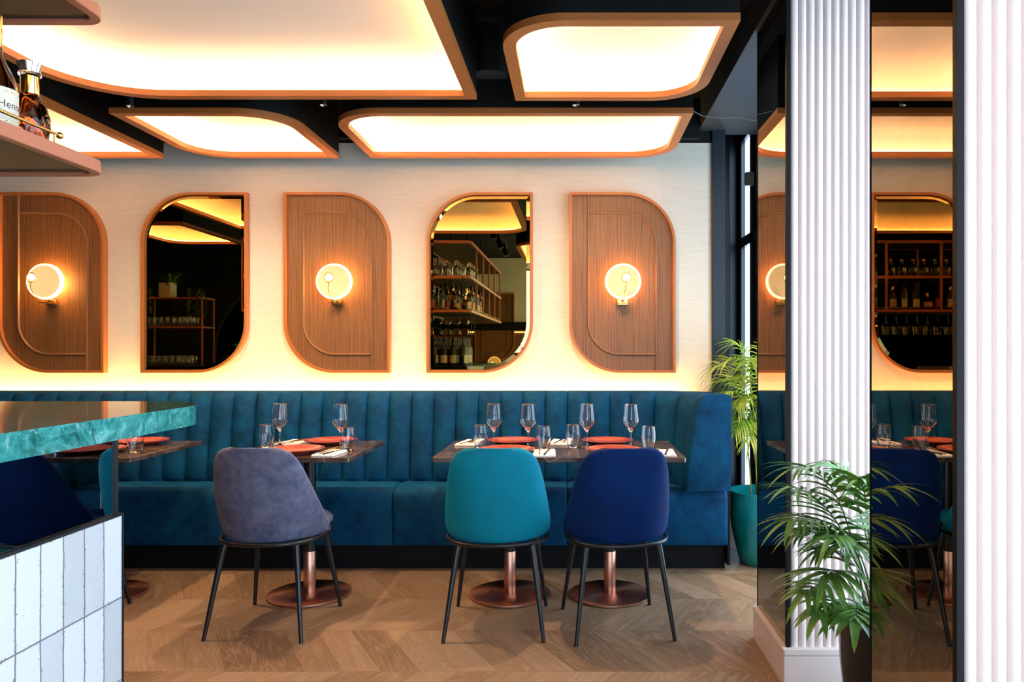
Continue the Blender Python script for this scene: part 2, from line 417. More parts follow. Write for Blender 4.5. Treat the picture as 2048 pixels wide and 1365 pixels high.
def rr(x0, y0, x1, y1, bl=0, br=0, tr=0, tl=0, n=14):
    p = []
    e = 1e-4
    for (cx, cy, r, a0) in ((x0, y0, bl, PI), (x1, y0, br, 1.5*PI), (x1, y1, tr, 0), (x0, y1, tl, PI/2)):
        r = max(r, e); ox = cx + (r if cx == x0 else -r); oy = cy + (r if cy == y0 else -r)
        for k in range(n+1):
            a = a0 + PI/2*k/n; p.append((ox+r*math.cos(a), oy+r*math.sin(a)))
    return p
def rrin(x0, y0, x1, y1, d, bl=0, br=0, tr=0, tl=0, n=14):
    g = lambda r: max(r-d, 0) if r else 0
    return rr(x0+d, y0+d, x1-d, y1-d, g(bl), g(br), g(tr), g(tl), n)
def P(px, py, Y):          # a point of the place seen at that pixel, Y metres from the camera
    return Vector(((px-1150)*Y/1490, Y, 1.25-(py-703)*Y/1490))

# ================================================================== STRUCTURE
WY = 4.70
struct(B().box(-6.4, 1.36, -3.3, 6.2, -0.1, 0).build('floor', 'floor'))
struct(B().box(-6.4, 1.4, -3.3, 6.2, 3.05, 3.15).build('ceiling', 'black_paint'))
struct(B().box(-6.4, 0.861, WY, WY+0.16, 0, 2.565).build('wall_back', 'wallpaper'))
struct(B().box(-6.4, 0.861, WY, WY+0.16, 2.565, 3.05).build('trim_1', 'black_paint'))
struct(B().box(-6.5, -6.4, -3.3, 6.2, 0, 3.05).build('wall_left', 'black_paint'))
# black drop above the far wall and the lower ceiling over the window side
struct(B().box(-6.4, 0.778, 4.62, WY, 2.575, 3.05).build('trim_2', 'black_paint'))
M['soffit'] = mat('dark_blue_grey_ceiling_paint', (0.035, 0.045, 0.055), 0.5)
struct(B().box(0.778, 1.4, -3.3, 4.78, 2.64, 3.05).build('trim_3', 'soffit'))
M['main_ceiling'] = mat('matt_black_ceiling', (0.006, 0.004, 0.003), 0.8, Specular_IOR_Level=0.2)
struct(B().box(-6.4, 0.778, -3.3, 4.62, 2.82, 2.9).build('trim_4', 'main_ceiling'))
# corner of the far wall at the window bay
bw = B(); bw.box(0.861, 0.945, 4.68, 4.80, 0, 3.0); bw.box(0.92, 1.06, 5.1, 5.2, 0, 3.0)
struct(bw.build('trim_5', 'blue_black', bevel=0.004))
struct(B().box(0.86, 1.4, 6.12, 6.2, 0, 3.05).build('wall_end', 'blue_black'))
struct(B().box(0.80, 0.861, 4.86, 6.2, 0, 3.05).build('wall_side', 'blue_black'))
# window wall on the right: black frames, panes of glass
FX = 1.35
win = thing('window_1', (0, 0, 0), 'x', 'x'); del win['label']; del win['category']; struct(win)
fr = B()
ys = [-3.25, -1.7, -0.2, 1.3, 2.75, 3.6, 4.45, 5.66, 6.04]
fr.box(FX, FX+0.02, 4.5, 5.70, 0, 3.05); fr.box(FX, FX+0.02, 6.0, 6.12, 0, 3.05)
for y in ys:
    e = 0.05 if y < 5 else 0.012
    fr.box(FX-e, FX+e, y-0.045, y+0.045, 0, 3.05)
for z, h in ((0.0, 0.16), (0.16, 0.0), (2.08, 0.08), (2.93, 0.12)):
    if h: fr.box(FX-0.012, FX+0.02, ys[0], ys[-1], z, z+h)
fr.build('window_frame', 'blue_black', win)
for a, b in zip(ys, ys[1:]):
    if a == 4.45: continue
    for z0, z1 in ((0.16, 2.08), (2.16, 2.93)):
        B().box(FX-0.004, FX+0.004, a+0.04, b-0.04, z0, z1).build('pane', 'window_glass', win)
# wall behind the camera: wallpaper, dark band, light strip, wood below; shopfront glass beside it
struct(B().box(-2.9, -0.42, -3.3, -3.2, 1.72, 3.05).build('wall_front', 'wallpaper'))
struct(B().box(-2.9, -0.42, -3.3, -3.2, 0, 1.72).build('wall_behind', 'oak_panel'))
M['olive'] = mat('dark_olive_plaster', (0.022, 0.018, 0.010), 0.8)
aw = B(); ol = arc_pts = [(-6.4, 0.0), (-5.75, 0.0)] + [(-5.75+0.0, 1.2)] + [(-4.3-1.45*math.cos(a), 1.2+1.3*math.sin(a)) for a in [PI*q/20 for q in range(1, 20)]] + [(-2.85, 1.2), (-2.85, 0.0), (-2.8, 0.0), (-2.8, 3.0), (-6.4, 3.0)]
aw.prism(ol, -2.6, -2.5, 'xz'); struct(aw.build('wall_arch', 'olive'))
struct(B().box(-6.4, -2.9, -3.3, -3.2, 0, 3.05).build('wall_rear', 'black_paint'))
struct(B().box(-2.9, -0.42, -3.2, -3.14, 1.60, 1.74).build('trim_6', 'black_paint'))
led = B().box(-2.9, -0.42, -3.2, -3.185, 1.565, 1.58).build('trim_7', emit('warm_wall_strip', (1.0, 0.72, 0.4), 6)); struct(led)
w2 = thing('window_2', (0,0,0), 'x', 'x'); del w2['label']; del w2['category']; struct(w2)
f2 = B()
for x in (-0.38, 0.48, 1.31): f2.box(x-0.04, x+0.04, -3.28, -3.2, 0, 2.7)
f2.box(-0.42, 1.35, -3.28, -3.2, 0, 0.12); f2.box(-0.42, 1.35, -3.28, -3.2, 2.62, 3.05)
f2.build('window_frame', 'blue_black', w2)
for a, b in ((-0.34, 0.44), (0.52, 1.27)): B().box(a, b, -3.245, -3.235, 0.12, 2.62).build('pane', 'window_glass', w2)

# ================================================================== CEILING LIGHT TRAYS
def tray(label, x0, y0, x1, y1, **r):
    z0 = 2.43; cx, cy = (x0+x1)/2, (y0+y1)/2
    t = thing('ceiling_light', (cx, cy, z0), label, 'ceiling light', 'rounded copper-rimmed ceiling light panels')
    a = (x0-cx, y0-cy, x1-cx, y1-cy)
    o, i = rr(*a, **r), rrin(*a, 0.05, **r)
    B().ring(o, i, 0, 0.028).build('rim', 'copper_rim', t, smooth=35)
    o2, i2 = rrin(*a, 0.002, **r), rrin(*a, 0.012, **r)
    B().ring(o2, i2, 0.028, 0.39).build('housing', 'black_paint', t, smooth=35)
    # coved diffuser: one smooth surface from the side up into the flat centre
    d = B(); loops = [(0.0135, 0.030), (0.0135, 0.060)] + [(0.0135+0.16*(1-math.cos(q*PI/16)), 0.060+0.088*math.sin(q*PI/16)) for q in range(1, 9)]
    vs = []
    for dd, z in loops: vs += [(u, v, z) for u, v in rrin(*a, dd, **r)]
    n = len(i2); fs = [(q*n+k, q*n+(k+1)%n, (q+1)*n+(k+1)%n, (q+1)*n+k) for q in range(len(loops)-1) for k in range(n)]
    fs.append(tuple((len(loops)-1)*n+k for k in range(n)))
    d.add(vs, fs); d.build('diffuser', 'white_tray', t, smooth=60)
    B().ring(rrin(*a, 0.020, **r), rrin(*a, 0.034, **r), 0.029, 0.033).build('light_strip', 'led', t)
    return t
tray('largest copper-rimmed ceiling light panel, at the left over the room', -2.30, 1.86, -0.46, 3.49, tl=0.42, br=0.30)
tray('copper-rimmed ceiling light panel at upper right, right of the round speaker', -0.28, 2.655, 0.59, 3.51, tr=0.25, bl=0.25)
tray('short ceiling light panel near the wall, above the left amber mirror', -2.31, 3.69, -1.44, 4.55, tl=0.27, br=0.27)
tray('long narrow ceiling light panel near the wall, above the right amber mirror', -1.245, 3.69, 0.587, 4.55, tr=0.27, bl=0.27)
tray('square-cornered ceiling light panel partly behind the bottle shelf at far left', -3.27, 1.96, -2.51, 4.55, bl=0.27)
tray('small ceiling light panel seen only in the left wall mirror', -4.45, 1.10, -3.65, 2.40, bl=0.25)
tray('ceiling light panel showing only at the right edge of the right mirror', -0.67, -0.9, 0.6, 1.15, tl=0.25, br=0.25)

sp = thing('ceiling_speaker', (-0.42, 3.66, 2.60), 'round dark ceiling speaker hanging between the two largest light panels', 'speaker')
B().lathe([(0,0),(0.088,0),(0.088,0.004)], 40).build('grille', 'gray_speaker', sp, smooth=30)
B().lathe([(0.088,0.002),(0.099,-0.004),(0.102,0.004),(0.102,0.22),(0,0.22)], 40).build('casing', 'black_paint', sp, smooth=30)
for i, (px, py, lab) in enumerate(((260, 212, 'small ceiling spotlight above the left mirror, under the largest light panel rim'),
                       (647, 210, 'small ceiling spotlight at the right end of the short light panel'),
                       (1152, 210, 'small ceiling spotlight above the long narrow light panel'))):
    p = P(px, py, 3.60)
    s_ = thing('spotlight', p, lab, 'spotlight', 'small black ceiling spotlights')
    B().lathe([(0.013,0),(0.016,-0.002),(0.017,0.01),(0.016,2.82-p.z),(0,2.82-p.z)], 20).build('housing', 'black_metal', s_, smooth=35)
    B().lathe([(0.0,0.001),(0.0125,0.0),(0.0135,-0.003),(0.017,-0.002)], 20).build('lens', 'chrome', s_, smooth=60)
    l = bpy.data.lights.new('spotlight_beam', 'SPOT'); l.energy = 80; l.color = (1.0, 0.72, 0.44); l.spot_size = math.radians(120); l.spot_blend = 1.0; l.shadow_soft_size = 0.03
    lo = bpy.data.objects.new('spotlight_beam', l); COL.objects.link(lo); lo.location = p + Vector((0, 0, -0.012)); lo.rotation_euler = (math.radians(20), 0, 0)
trk = thing('track_light', (-1.0, -0.5, 2.60), 'black ceiling track with three small spot heads, seen in the right mirror', 'track light')
B().box(-0.02, 0.02, -1.2, 1.5, 0.18, 0.22).build('track', 'black_metal', trk)
for k in range(3):
    h = B(); h.tube([(0, -0.7+k*0.8, 0.18), (0, -0.7+k*0.8, 0.09), (0.04, -0.66+k*0.8, 0.0)], [0.012, 0.03, 0.034], 14)
    hh = h.build('spot_head', 'black_metal', trk, smooth=40)
    B().lathe([(0,0),(0.026,0)], 14, (0.045, -0.655+k*0.8, -0.004)).build('lens', 'chrome', hh)
cb = [P(1386, 222, 3.75), P(1405, 232, 3.9), P(1440, 236, 4.1), P(1478, 234, 4.2), P(1500, 240, 4.25), P(1560, 243, 4.3)]
tag(B().tube(cb, 0.0028, 6).build('cable', 'black_metal', smooth=60), 'thin cable hanging under the dark ceiling beside the windows', 'cable')

# ================================================================== WALL PANELS, SCONCES, MIRRORS
PITCH = 0.894; PX0 = 0.2975      # centre of the right-hand wood panel
HW, ZB, ZT = 0.332, 1.115, 2.245; R0 = 0.315
def moulding(b, pts, w, y0, y1):
    n = len(pts); P2 = [Vector((p[0], p[1])) for p in pts]; lft = []; rgt = []
    for i in range(n):
        a = P2[max(i-1, 0)]; c = P2[min(i+1, n-1)]; t = (c-a).normalized(); nn = Vector((-t.y, t.x))*w/2
        lft.append(P2[i]+nn); rgt.append(P2[i]-nn)
    vs = []
    for i in range(n):
        vs += [(lft[i].x, y0, lft[i].y), (lft[i].x*0.7+rgt[i].x*0.3, y1, lft[i].y*0.7+rgt[i].y*0.3),
               (lft[i].x*0.3+rgt[i].x*0.7, y1, lft[i].y*0.3+rgt[i].y*0.7), (rgt[i].x, y0, rgt[i].y)]
    fs = [(0,1,2,3), tuple(4*(n-1)+k for k in (3,2,1,0))]
    for i in range(n-1):
        for k in range(3): fs.append((4*i+k, 4*i+k+1, 4*i+k+5, 4*i+k+4))
    b.add(vs, fs)
def arc(cx, cz, r, a0, a1, n=16): return [(cx+r*math.cos(a0+(a1-a0)*k/n), cz+r*math.sin(a0+(a1-a0)*k/n)) for k in range(n+1)]
def wood_panel(loc, label):
    t = thing('wall_panel', loc, label, 'wall panel', 'rounded oak wall panels')
    a = (-HW, ZB-loc[2], HW, ZT-loc[2]); r = dict(tr=R0, bl=R0)
    B().ring(rr(*a, **r), rrin(*a, 0.016, **r), -0.045, 0, 'xz').build('frame', 'copper_rim', t, smooth=35)
    B().prism(rrin(*a, 0.015, **r), -0.022, 0, 'xz').build('backing', 'oak_panel', t, smooth=35)
    zt, zb = ZT-loc[2], ZB-loc[2]
    xl, xr = -HW+0.117, HW-0.117
    ha, hb = zt-0.125, zb+0.115
    m1 = B(); moulding(m1, [(xl, zt-0.017)]+[(xl, hb+0.20)]+arc(xl+0.20, hb+0.20, 0.20, PI, 1.5*PI)[1:]+[(xr-0.008, hb)], 0.015, -0.022, -0.032)
    m1.build('moulding', 'oak_trim', t)
    m2 = B(); moulding(m2, [(xl+0.008, ha), (xr-0.20, ha)]+arc(xr-0.20, ha-0.20, 0.20, PI/2, 0)[1:]+[(xr, zb+0.017)], 0.015, -0.022, -0.032)
    m2.build('moulding', 'oak_trim', t)
    return t
def sconce(loc, label):
    t = thing('wall_sconce', loc, label, 'wall lamp', 'round glowing glass wall sconces')
    b = B(); b.box(-0.032, 0.032, -0.02, 0, -0.140, -0.108); b.box(-0.032, 0.032, -0.085, -0.02, -0.134, -0.130); b.tube([(0,-0.055,-0.135),(0,-0.055,-0.10)], 0.005, 8)
    b.build('bracket', 'brass', t)
    d = B().lathe([(0,-0.066),(0.04,-0.064),(0.085,-0.058),(0.0985,-0.052),(0.0985,-0.082),(0.088,-0.080),(0.05,-0.072),(0,-0.070)], 48)
    d.v = [(x, z, y) for x, y, z in d.v]
    d.build('glass_disc', 'disc_glow', t, smooth=50)
    d = B().lathe([(0.099,-0.054),(0.106,-0.050),(0.111,-0.056),(0.112,-0.066),(0.110,-0.078),(0.104,-0.086),(0.0990,-0.083),(0.099,-0.054)], 48)
    d.v = [(x, z, y) for x, y, z in d.v]
    d.build('glass_rim', 'rim_glow', t, smooth=50)
    ring = [(0.012+0.028*math.cos(k*PI/14), -0.205, 0.012+0.028*math.sin(k*PI/14)) for k in range(28)]
    rg = B().tube(ring, 0.0022, 8, True)
    rg.tube([(0.012,-0.205,-0.016), (0.006,-0.20,-0.05), (0.002,-0.17,-0.09), (0,-0.11,-0.118), (0,-0.06,-0.128)], 0.002, 8)
    rg.build('arm', 'brass', t, smooth=60)
    g = B().lathe([(0,-0.021)]+[(0.021*math.sin(a), -0.021*math.cos(a)) for a in [PI*k/10 for k in range(1, 10)]]+[(0,0.021)], 20, (0.012, -0.195, 0.012))
    g.build('bulb', 'bulb_glow', t, smooth=180)
    return t
names = {0: 'right', 1: 'middle', 2: 'left'}
for k in range(3):
    x = PX0 - 2*k*PITCH
    ext = {0: 'oak wall panel with copper edge at the right end of the wall, near the windows',
           1: 'oak wall panel with copper edge between the two amber mirrors',
           2: 'oak wall panel with copper edge at far left, beneath the bottle shelf'}[k]
    wood_panel((x, WY, 1.68), ext)
    sconce((x, WY-0.022, 1.682), {0: 'glowing round glass sconce on the right oak panel, nearest the windows',
           1: 'glowing round glass sconce on the middle oak panel between the mirrors',
           2: 'glowing round glass sconce on the far left oak panel'}[k])
    l = bpy.data.lights.new('sconce_light', 'POINT'); l.energy = 9.0; l.color = (1.0, 0.47, 0.11); l.shadow_soft_size = 0.05
    lo = bpy.data.objects.new('sconce_light', l); COL.objects.link(lo); lo.location = (x, WY-0.055, 1.68)
def wall_mirror(loc, label):
    t = thing('wall_mirror', loc, label, 'mirror', 'amber wall mirrors with rounded corners')
    a = (-HW, ZB-loc[2], HW, ZT-loc[2]); r = dict(tl=R0, br=R0)
    B().ring(rr(*a, **r), rrin(*a, 0.016, **r), -0.045, 0, 'xz').build('frame', 'copper_rim', t, smooth=35)
    # bevelled glass: flat centre, sloping border
    o = rrin(*a, 0.016, **r); i = rrin(*a, 0.040, **r); n = len(o)
    g = B(); g.add([(u, -0.030, v) for u, v in i], [tuple(range(n))])
    g.add([(u, -0.0275, v) for u, v in o] + [(u, -0.030, v) for u, v in i], [(k, (k+1)%n, n+(k+1)%n, n+k) for k in range(n)])
    g.add([(u, -0.0275, v) for u, v in o] + [(u, -0.005, v) for u, v in o], [(k, (k+1)%n, n+(k+1)%n, n+k) for k in range(n)] + [tuple(range(n, 2*n))])
    g.build('glass', 'mirror_amber', t, fix=False)
    return t
wall_mirror((PX0-PITCH, WY, 1.68), 'amber tinted wall mirror reflecting bottle shelves, between middle and right oak panels')
wall_mirror((PX0-3*PITCH, WY, 1.68), 'amber tinted wall mirror reflecting trailing plants, right of the far left oak panel')

# panel and sconce on the wood wall behind the camera (seen in the right mirror)
t = wood_panel((-1.35, -3.2, 0.95), 'oak wall panel with rounded corner on the rear wall, seen in the right mirror'); t.rotation_euler = (0,0,PI)
t.location.z = 0.93
t = sconce((-1.35, -3.17, 1.05), 'glowing round sconce on the rear wall, seen low in the right mirror'); t.rotation_euler = (0,0,PI)

# ================================================================== BANQUETTE
bq = thing('banquette', (-2.0, 4.40, 0), 'long petrol blue velvet banquette with fluted backrest along the wall', 'banquette')
OX, OY = 2.0, -4.40     # local offset
def back_section(s_pts, name='backrest'):
    # s_pts: list of (x, y, nx, ny, bulge, rear)
    prof = [(0.0,0.475,0.4),(0.004,0.50,1),(0.016,0.60,1),(0.034,0.74,1),(0.052,0.87,1),(0.064,0.945,0.9),(0.074,0.985,0.6),(0.092,1.004,0.25),(0.115,1.010,0),(None,1.008,0),(None,0.99,0),(None,0.475,0)]
    b = B(); m = len(prof); vs = []
    for (x, y, nx, ny, bu, rear) in s_pts:
        for j, (o, z, w) in enumerate(prof):
            if o is None: o = rear - (0.012 if j == m-3 else 0)
            o2 = o - bu*w
            vs.append((x+nx*o2+OX, y+ny*o2+OY, z))
    fs = []
    k = len(s_pts)
    for i in range(k-1):
        for j in range(m):
            j2 = (j+1) % m; fs.append((i*m+j, i*m+j2, (i+1)*m+j2, (i+1)*m+j))
    fs.append(tuple(range(m))); fs.append(tuple((k-1)*m+j for j in range(m-1,-1,-1)))
    b.add(vs, fs); return b.build(name, 'teal_banquette', bq, smooth=42)
YB = 4.45; CR = 0.24; XC = 0.385
def path(s):      # s measured from x=-0.045 to the right; negative to the left
    x = -0.045 + s
    if x <= XC: return (x, YB, 0, 1)
    a = (x-XC)/CR
    if a < PI/2: return (XC+CR*math.sin(a), YB-CR+CR*math.cos(a), math.sin(a), math.cos(a))
    return (XC+CR, YB-CR-(a-PI/2)*CR, 1, 0)
def flute(s, w, edges):
    f = abs(math.sin(PI*s/w)); return 0.020*(f**0.55)
Ltot = (XC+0.045) + CR*PI/2 + 0.085
def section(s0, s1, nch):
    pts = []; w = (s1-s0)/nch
    for c in range(nch):
        for k in range(0, 9):
            if k == 8 and c < nch-1: continue
            u = (0, 0.03, 0.10, 0.25, 0.5, 0.75, 0.90, 0.97, 1.0)[k]
            s = s0 + (c+u)*w; x, y, nx, ny = path(s)
            rear = 0.165
            if nx > 0: rear = 0.165 + 0.075*nx
            bu = 0.036*(math.sin(PI*u)**0.5 if 0 < u < 1 else 0)
            pts.append((x, y, nx, ny, bu, rear))
    return back_section(pts)
section(0.0006, Ltot, 7)
sw = 0.9415
for k in range(5): section(-(k+1)*sw+0.0006, -k*sw-0.0006, 7)
def seat_section(x0, x1):
    b = B(); prof = [(4.52,0.475),(4.30,0.478),(4.235,0.474),(4.205,0.462),(4.192,0.435),(4.190,0.40),(4.192,0.17),(4.200,0.155),(4.52,0.155)]
    m = len(prof); vs = []
    xs = [(x0,0.012),(x0+0.006,0.004),(x0+0.02,0)] + [(x0+(x1-x0)*k/6,0) for k in range(1,6)] + [(x1-0.02,0),(x1-0.006,0.004),(x1,0.012)]
    for x, ins in xs:
        for y, z in prof:
            zz = z - (ins if z > 0.42 else 0); yy = y + (ins if y < 4.3 else 0)
            vs.append((x+OX, yy+OY, zz))
    fs = []
    for i in range(len(xs)-1):
        for j in range(m): fs.append((i*m+j, i*m+(j+1)%m, (i+1)*m+(j+1)%m, (i+1)*m+j))
    fs.append(tuple(range(m))); fs.append(tuple((len(xs)-1)*m+j for j in range(m-1,-1,-1)))
    b.add(vs, fs); b.build('seat', 'teal_banquette', bq, smooth=40)
xb = [0.862, -0.043, -1.03, -1.985, -2.93, -3.87, -4.81]
for a, b_ in zip(xb[1:], xb): seat_section(a+0.001, b_-0.001)
B().box(-4.81+OX, 0.862+OX, 4.29+OY, 4.60+OY, 0, 0.155).build('plinth', 'black_wood', bq)
B().box(0.866+OX, 0.884+OX, 4.24+OY, 4.66+OY, 0.03, 0.985).build('side_panel', 'black_wood', bq, bevel=0.003)
B().box(-4.7+OX, 0.60+OX, 4.617+OY, 4.632+OY, 0.2, 1.0).build('seam_light_stop', 'black_wood', bq)  # unseen board, added to keep the wall-wash light from showing through the seams

# ================================================================== TABLES
def rbox(x0, x1, y0, y1, z0, z1, r): return B().prism(rr(x0, y0, x1, y1, r, r, r, r, 4), z0, z1)
def pedestal(t, x):
    cl = B().lathe([(0.030,0.16),(0.030,0.728)], 28, (0,0,0)); o = cl.build('column', 'black_metal', t, smooth=40); o.location = (x, 0, 0)
    cs = B().lathe([(0.0305,0.012),(0.0305,0.225),(0.0300,0.226)], 32); o = cs.build('copper_sleeve', 'copper', t, smooth=40); o.location = (x, 0, 0)
    bs = B().lathe([(0,0.0),(0.204,0),(0.208,0.004),(0.207,0.012),(0.198,0.016),(0.10,0.0165),(0,0.0165)], 72); o = bs.build('base', 'copper_base', t, smooth=30); o.location = (x, 0, 0)
    o = B().box(-0.12, 0.12, -0.12, 0.12, 0.722, 0.728).build('mounting_plate', 'black_metal', t); o.location = (x, 0, 0)
def table(x0, x1, label, peds):
    cx, cy = (x0+x1)/2, 3.825
    t = thing('dining_table', (cx, cy, 0), label, 'table', 'brown marble tables along the banquette')
    rbox(x0-cx, x1-cx, 3.49-cy, 4.16-cy, 0.728, 0.75, 0.012).build('tabletop', 'brown_marble', t, bevel=0.002)
    for p in peds: pedestal(t, p-cx)
    return t
table(-0.672, 0.521, 'wide brown marble table on two copper bases, laid for four, at right', (-0.334, 0.179))
table(-1.66, -1.06, 'single brown marble table on one copper base, in front of the grey-blue chair', (-1.362,))
t3 = table(-2.68, -2.08, 'brown marble table half hidden behind the green marble bar at left', (-2.42,))
B().tube([(0.20+0.028*math.cos(a), -0.27, 0.705+0.018*math.sin(a)) for a in [2*PI*k/16 for k in range(16)]], 0.003, 8, True).build('bag_hook', 'black_metal', t3, smooth=60)

# ================================================================== CHAIRS
def make_chair(vel, pip, label):
    t = thing('dining_chair', (0,0,0), label, 'chair', 'velvet dining chairs with black metal legs')
    zs_ = [0.411,0.440,0.47,0.53,0.607,0.69,0.745,0.785,0.812,0.829,0.838]
    hw_ = [0.231,0.239,0.242,0.237,0.226,0.211,0.198,0.183,0.163,0.134,0.095]
    nu = 22; vs = []
    for z, hw in zip(zs_, hw_):
        v = (z-0.425)/0.413
        yr = -0.205 - 0.06*v - 0.02*math.sin(PI*v); wrap = 0.215*(1-v)**0.9 + 0.035
        for i in range(nu+1):
            u = -1+2*i/nu; a = u*PI/2
            vs.append((hw*math.sin(a), yr + wrap*(1-math.cos(a)), z))
    nz = len(zs_); fs = [(j*(nu+1)+i, j*(nu+1)+i+1, (j+1)*(nu+1)+i+1, (j+1)*(nu+1)+i) for j in range(nz-1) for i in range(nu)]
    o = B().add(vs, fs).build('backrest', vel, t, smooth=180, fix=False)
    s = o.modifiers.new('solid', 'SOLIDIFY'); s.thickness = 0.034; s.offset = -1
    ss = o.modifiers.new('sub', 'SUBSURF'); ss.levels = 2; ss.render_levels = 2
    # piping along the open edge of the shell
    edge = [vs[j*(nu+1)] for j in range(nz)] + [vs[(nz-1)*(nu+1)+i] for i in range(1, nu)] + [vs[j*(nu+1)+nu] for j in range(nz-1, -1, -1)]
    B().tube([(x*0.985, y, z-0.002) for x, y, z in edge], 0.0028, 6).build('piping', pip, t, smooth=60)
    # seat cushion
    def se(rx, ry, oy=0.045, n=36, e=2.5):
        out = []
        for q in range(n):
            a = 2*PI*q/n; c, s_ = math.cos(a), math.sin(a)
            out.append((rx*math.copysign(abs(c)**(2/e), c), ry*math.copysign(abs(s_)**(2/e), s_)+oy))
        return out
    rings = [(0.17,0.16,0.424),(0.205,0.192,0.430),(0.226,0.205,0.447),(0.226,0.205,0.466),(0.208,0.190,0.482),(0.15,0.14,0.490),(0.07,0.07,0.492)]
    vs2 = []; 
    for rx, ry, z in rings: vs2 += [(x, y, z) for x, y in se(rx, ry)]
    n = 36; fs2 = [(j*n+i, j*n+(i+1)%n, (j+1)*n+(i+1)%n, (j+1)*n+i) for j in range(len(rings)-1) for i in range(n)]
    fs2 += [tuple(range(n-1,-1,-1)), tuple((len(rings)-1)*n+i for i in range(n))]
    B().add(vs2, fs2).build('seat', vel, t, smooth=60)
    fr_ = B().tube([(x, y-0.003, 0.411) for x, y in se(0.226, 0.228, 0.016)], 0.0095, 8, True)
    fr_.box(-0.20, 0.20, -0.012, 0.012, 0.405, 0.417); fr_.box(-0.012, 0.012, -0.2, 0.22, 0.405, 0.417)
    fr_.build('seat_frame', 'black_metal', t, smooth=50)
    for sx in (-1, 1):
        for sy in (-1, 1):
            B().tube([(sx*0.160, sy*0.158+0.005, 0.405), (sx*0.168, sy*0.168+0.003, 0.36), (sx*0.215, sy*0.23, 0.004), (sx*0.2155, sy*0.2305, 0)], [0.0145, 0.0135, 0.0085, 0.0085], 14).build('leg', 'black_metal', t, smooth=40)
    return t
place(make_chair('velvet_grey', 'piping', 'grey-blue velvet dining chair, back to us, in front of the single marble table'), (-1.375, 3.43, 0), rz=math.radians(-3))
place(make_chair('velvet_teal', 'piping_teal', 'turquoise velvet dining chair, back to us, at the left half of the wide table'), (-0.353, 3.42, 0), rz=math.radians(1))
place(make_chair('velvet_navy', 'piping_navy', 'royal navy velvet dining chair, back to us, at the right half of the wide table'), (0.186, 3.41, 0), rz=math.radians(8))
place(make_chair('velvet_navy', 'piping_navy', 'dining chair hidden behind the tiled bar, one black leg showing'), (-2.42, 3.46, 0), rz=math.radians(0))

# ================================================================== TABLEWARE
def wine_glass():
    t = thing('wine_glass', (0,0,0), '', 'wine glass')
    out = [(0,0.0),(0.037,0),(0.038,0.0015),(0.030,0.004),(0.012,0.007),(0.005,0.014),(0.0037,0.03),(0.0037,0.06),(0.0048,0.078),(0.010,0.088),(0.026,0.108),(0.042,0.130),(0.0455,0.138),(0.0445,0.148),(0.040,0.180),(0.0338,0.2205),(0.0335,0.2225)]
    inn = [(0.0325,0.2225),(0.0328,0.2205),(0.0390,0.180),(0.0433,0.148),(0.0440,0.139),(0.0405,0.131),(0.0245,0.1095),(0.010,0.093),(0,0.090)]
    B().lathe(out+inn, 40).build('bowl', 'glass', t, smooth=55)
    B().tube([(0.033*math.cos(a), 0.033*math.sin(a), 0.2228) for a in [2*PI*k/36 for k in range(36)]], 0.0007, 6, True).build('gold_rim', 'gold', t)
    return t
def tumbler():
    t = thing('tumbler', (0,0,0), '', 'tumbler')
    out = [(0,0),(0.024,0),(0.027,0.003),(0.033,0.03),(0.0375,0.062),(0.0375,0.08),(0.0338,0.116),(0.0335,0.118)]
    inn = [(0.0322,0.118),(0.0325,0.116),(0.0362,0.080),(0.0362,0.062),(0.0315,0.030),(0.026,0.014),(0,0.012)]
    B().lathe(out+inn, 36).build('bowl', 'glass', t, smooth=55)
    B().tube([(0.0329*math.cos(a), 0.0329*math.sin(a), 0.1182) for a in [2*PI*k/36 for k in range(36)]], 0.0007, 6, True).build('gold_rim', 'gold', t)
    return t
TT = 0.7503
wg0 = None
def put(kind, spots, group):
    global wg0
    src = kind(); first = True
    for x, y, lab in spots:
        o = src if first else copy_tree(src); first = False
        place(o, (x, y, TT), lab, group)
put(wine_glass, [(-0.424,3.90,'stemmed wine glass, left of the two in front of the turquoise chair'),
    (-0.243,3.87,'stemmed wine glass, right of the two in front of the turquoise chair'),
    (0.063,3.88,'stemmed wine glass, left of the two in front of the royal navy chair'),
    (0.291,3.87,'rightmost stemmed wine glass on the wide table'),
    (-1.555,3.925,'left stemmed wine glass on the single table, behind a tumbler'),
    (-1.217,3.87,'right stemmed wine glass on the single table, by the fork')], 'gold-rimmed wine glasses on the tables')
put(tumbler, [(-0.486,3.84,'gold-rimmed tumbler at the left end of the wide table'),
    (-0.158,3.78,'gold-rimmed tumbler by the white napkin between turquoise and navy chairs'),
    (-0.010,3.86,'gold-rimmed tumbler at the middle of the wide table, at left of a wine glass'),
    (0.373,3.77,'gold-rimmed tumbler at the right end of the wide table'),
    (-1.60,3.86,'left gold-rimmed tumbler on the single table'),
    (-1.136,3.73,'right gold-rimmed tumbler on the single table'),
    (-2.16,3.66,'gold-rimmed tumbler on the table behind the green marble bar')], 'gold-rimmed tumblers on the tables')
def plate():
    b = B().lathe([(0,0.002),(0.075,0.002),(0.080,0),(0.085,0.003),(0.128,0.017),(0.138,0.022),(0.140,0.0245),(0.137,0.0252),(0.125,0.0225),(0.085,0.009),(0.05,0.0075),(0,0.007)], 56)
    o = b.build('plate', 'plate', smooth=50); return tag(o, '', 'plate')
pl = plate()
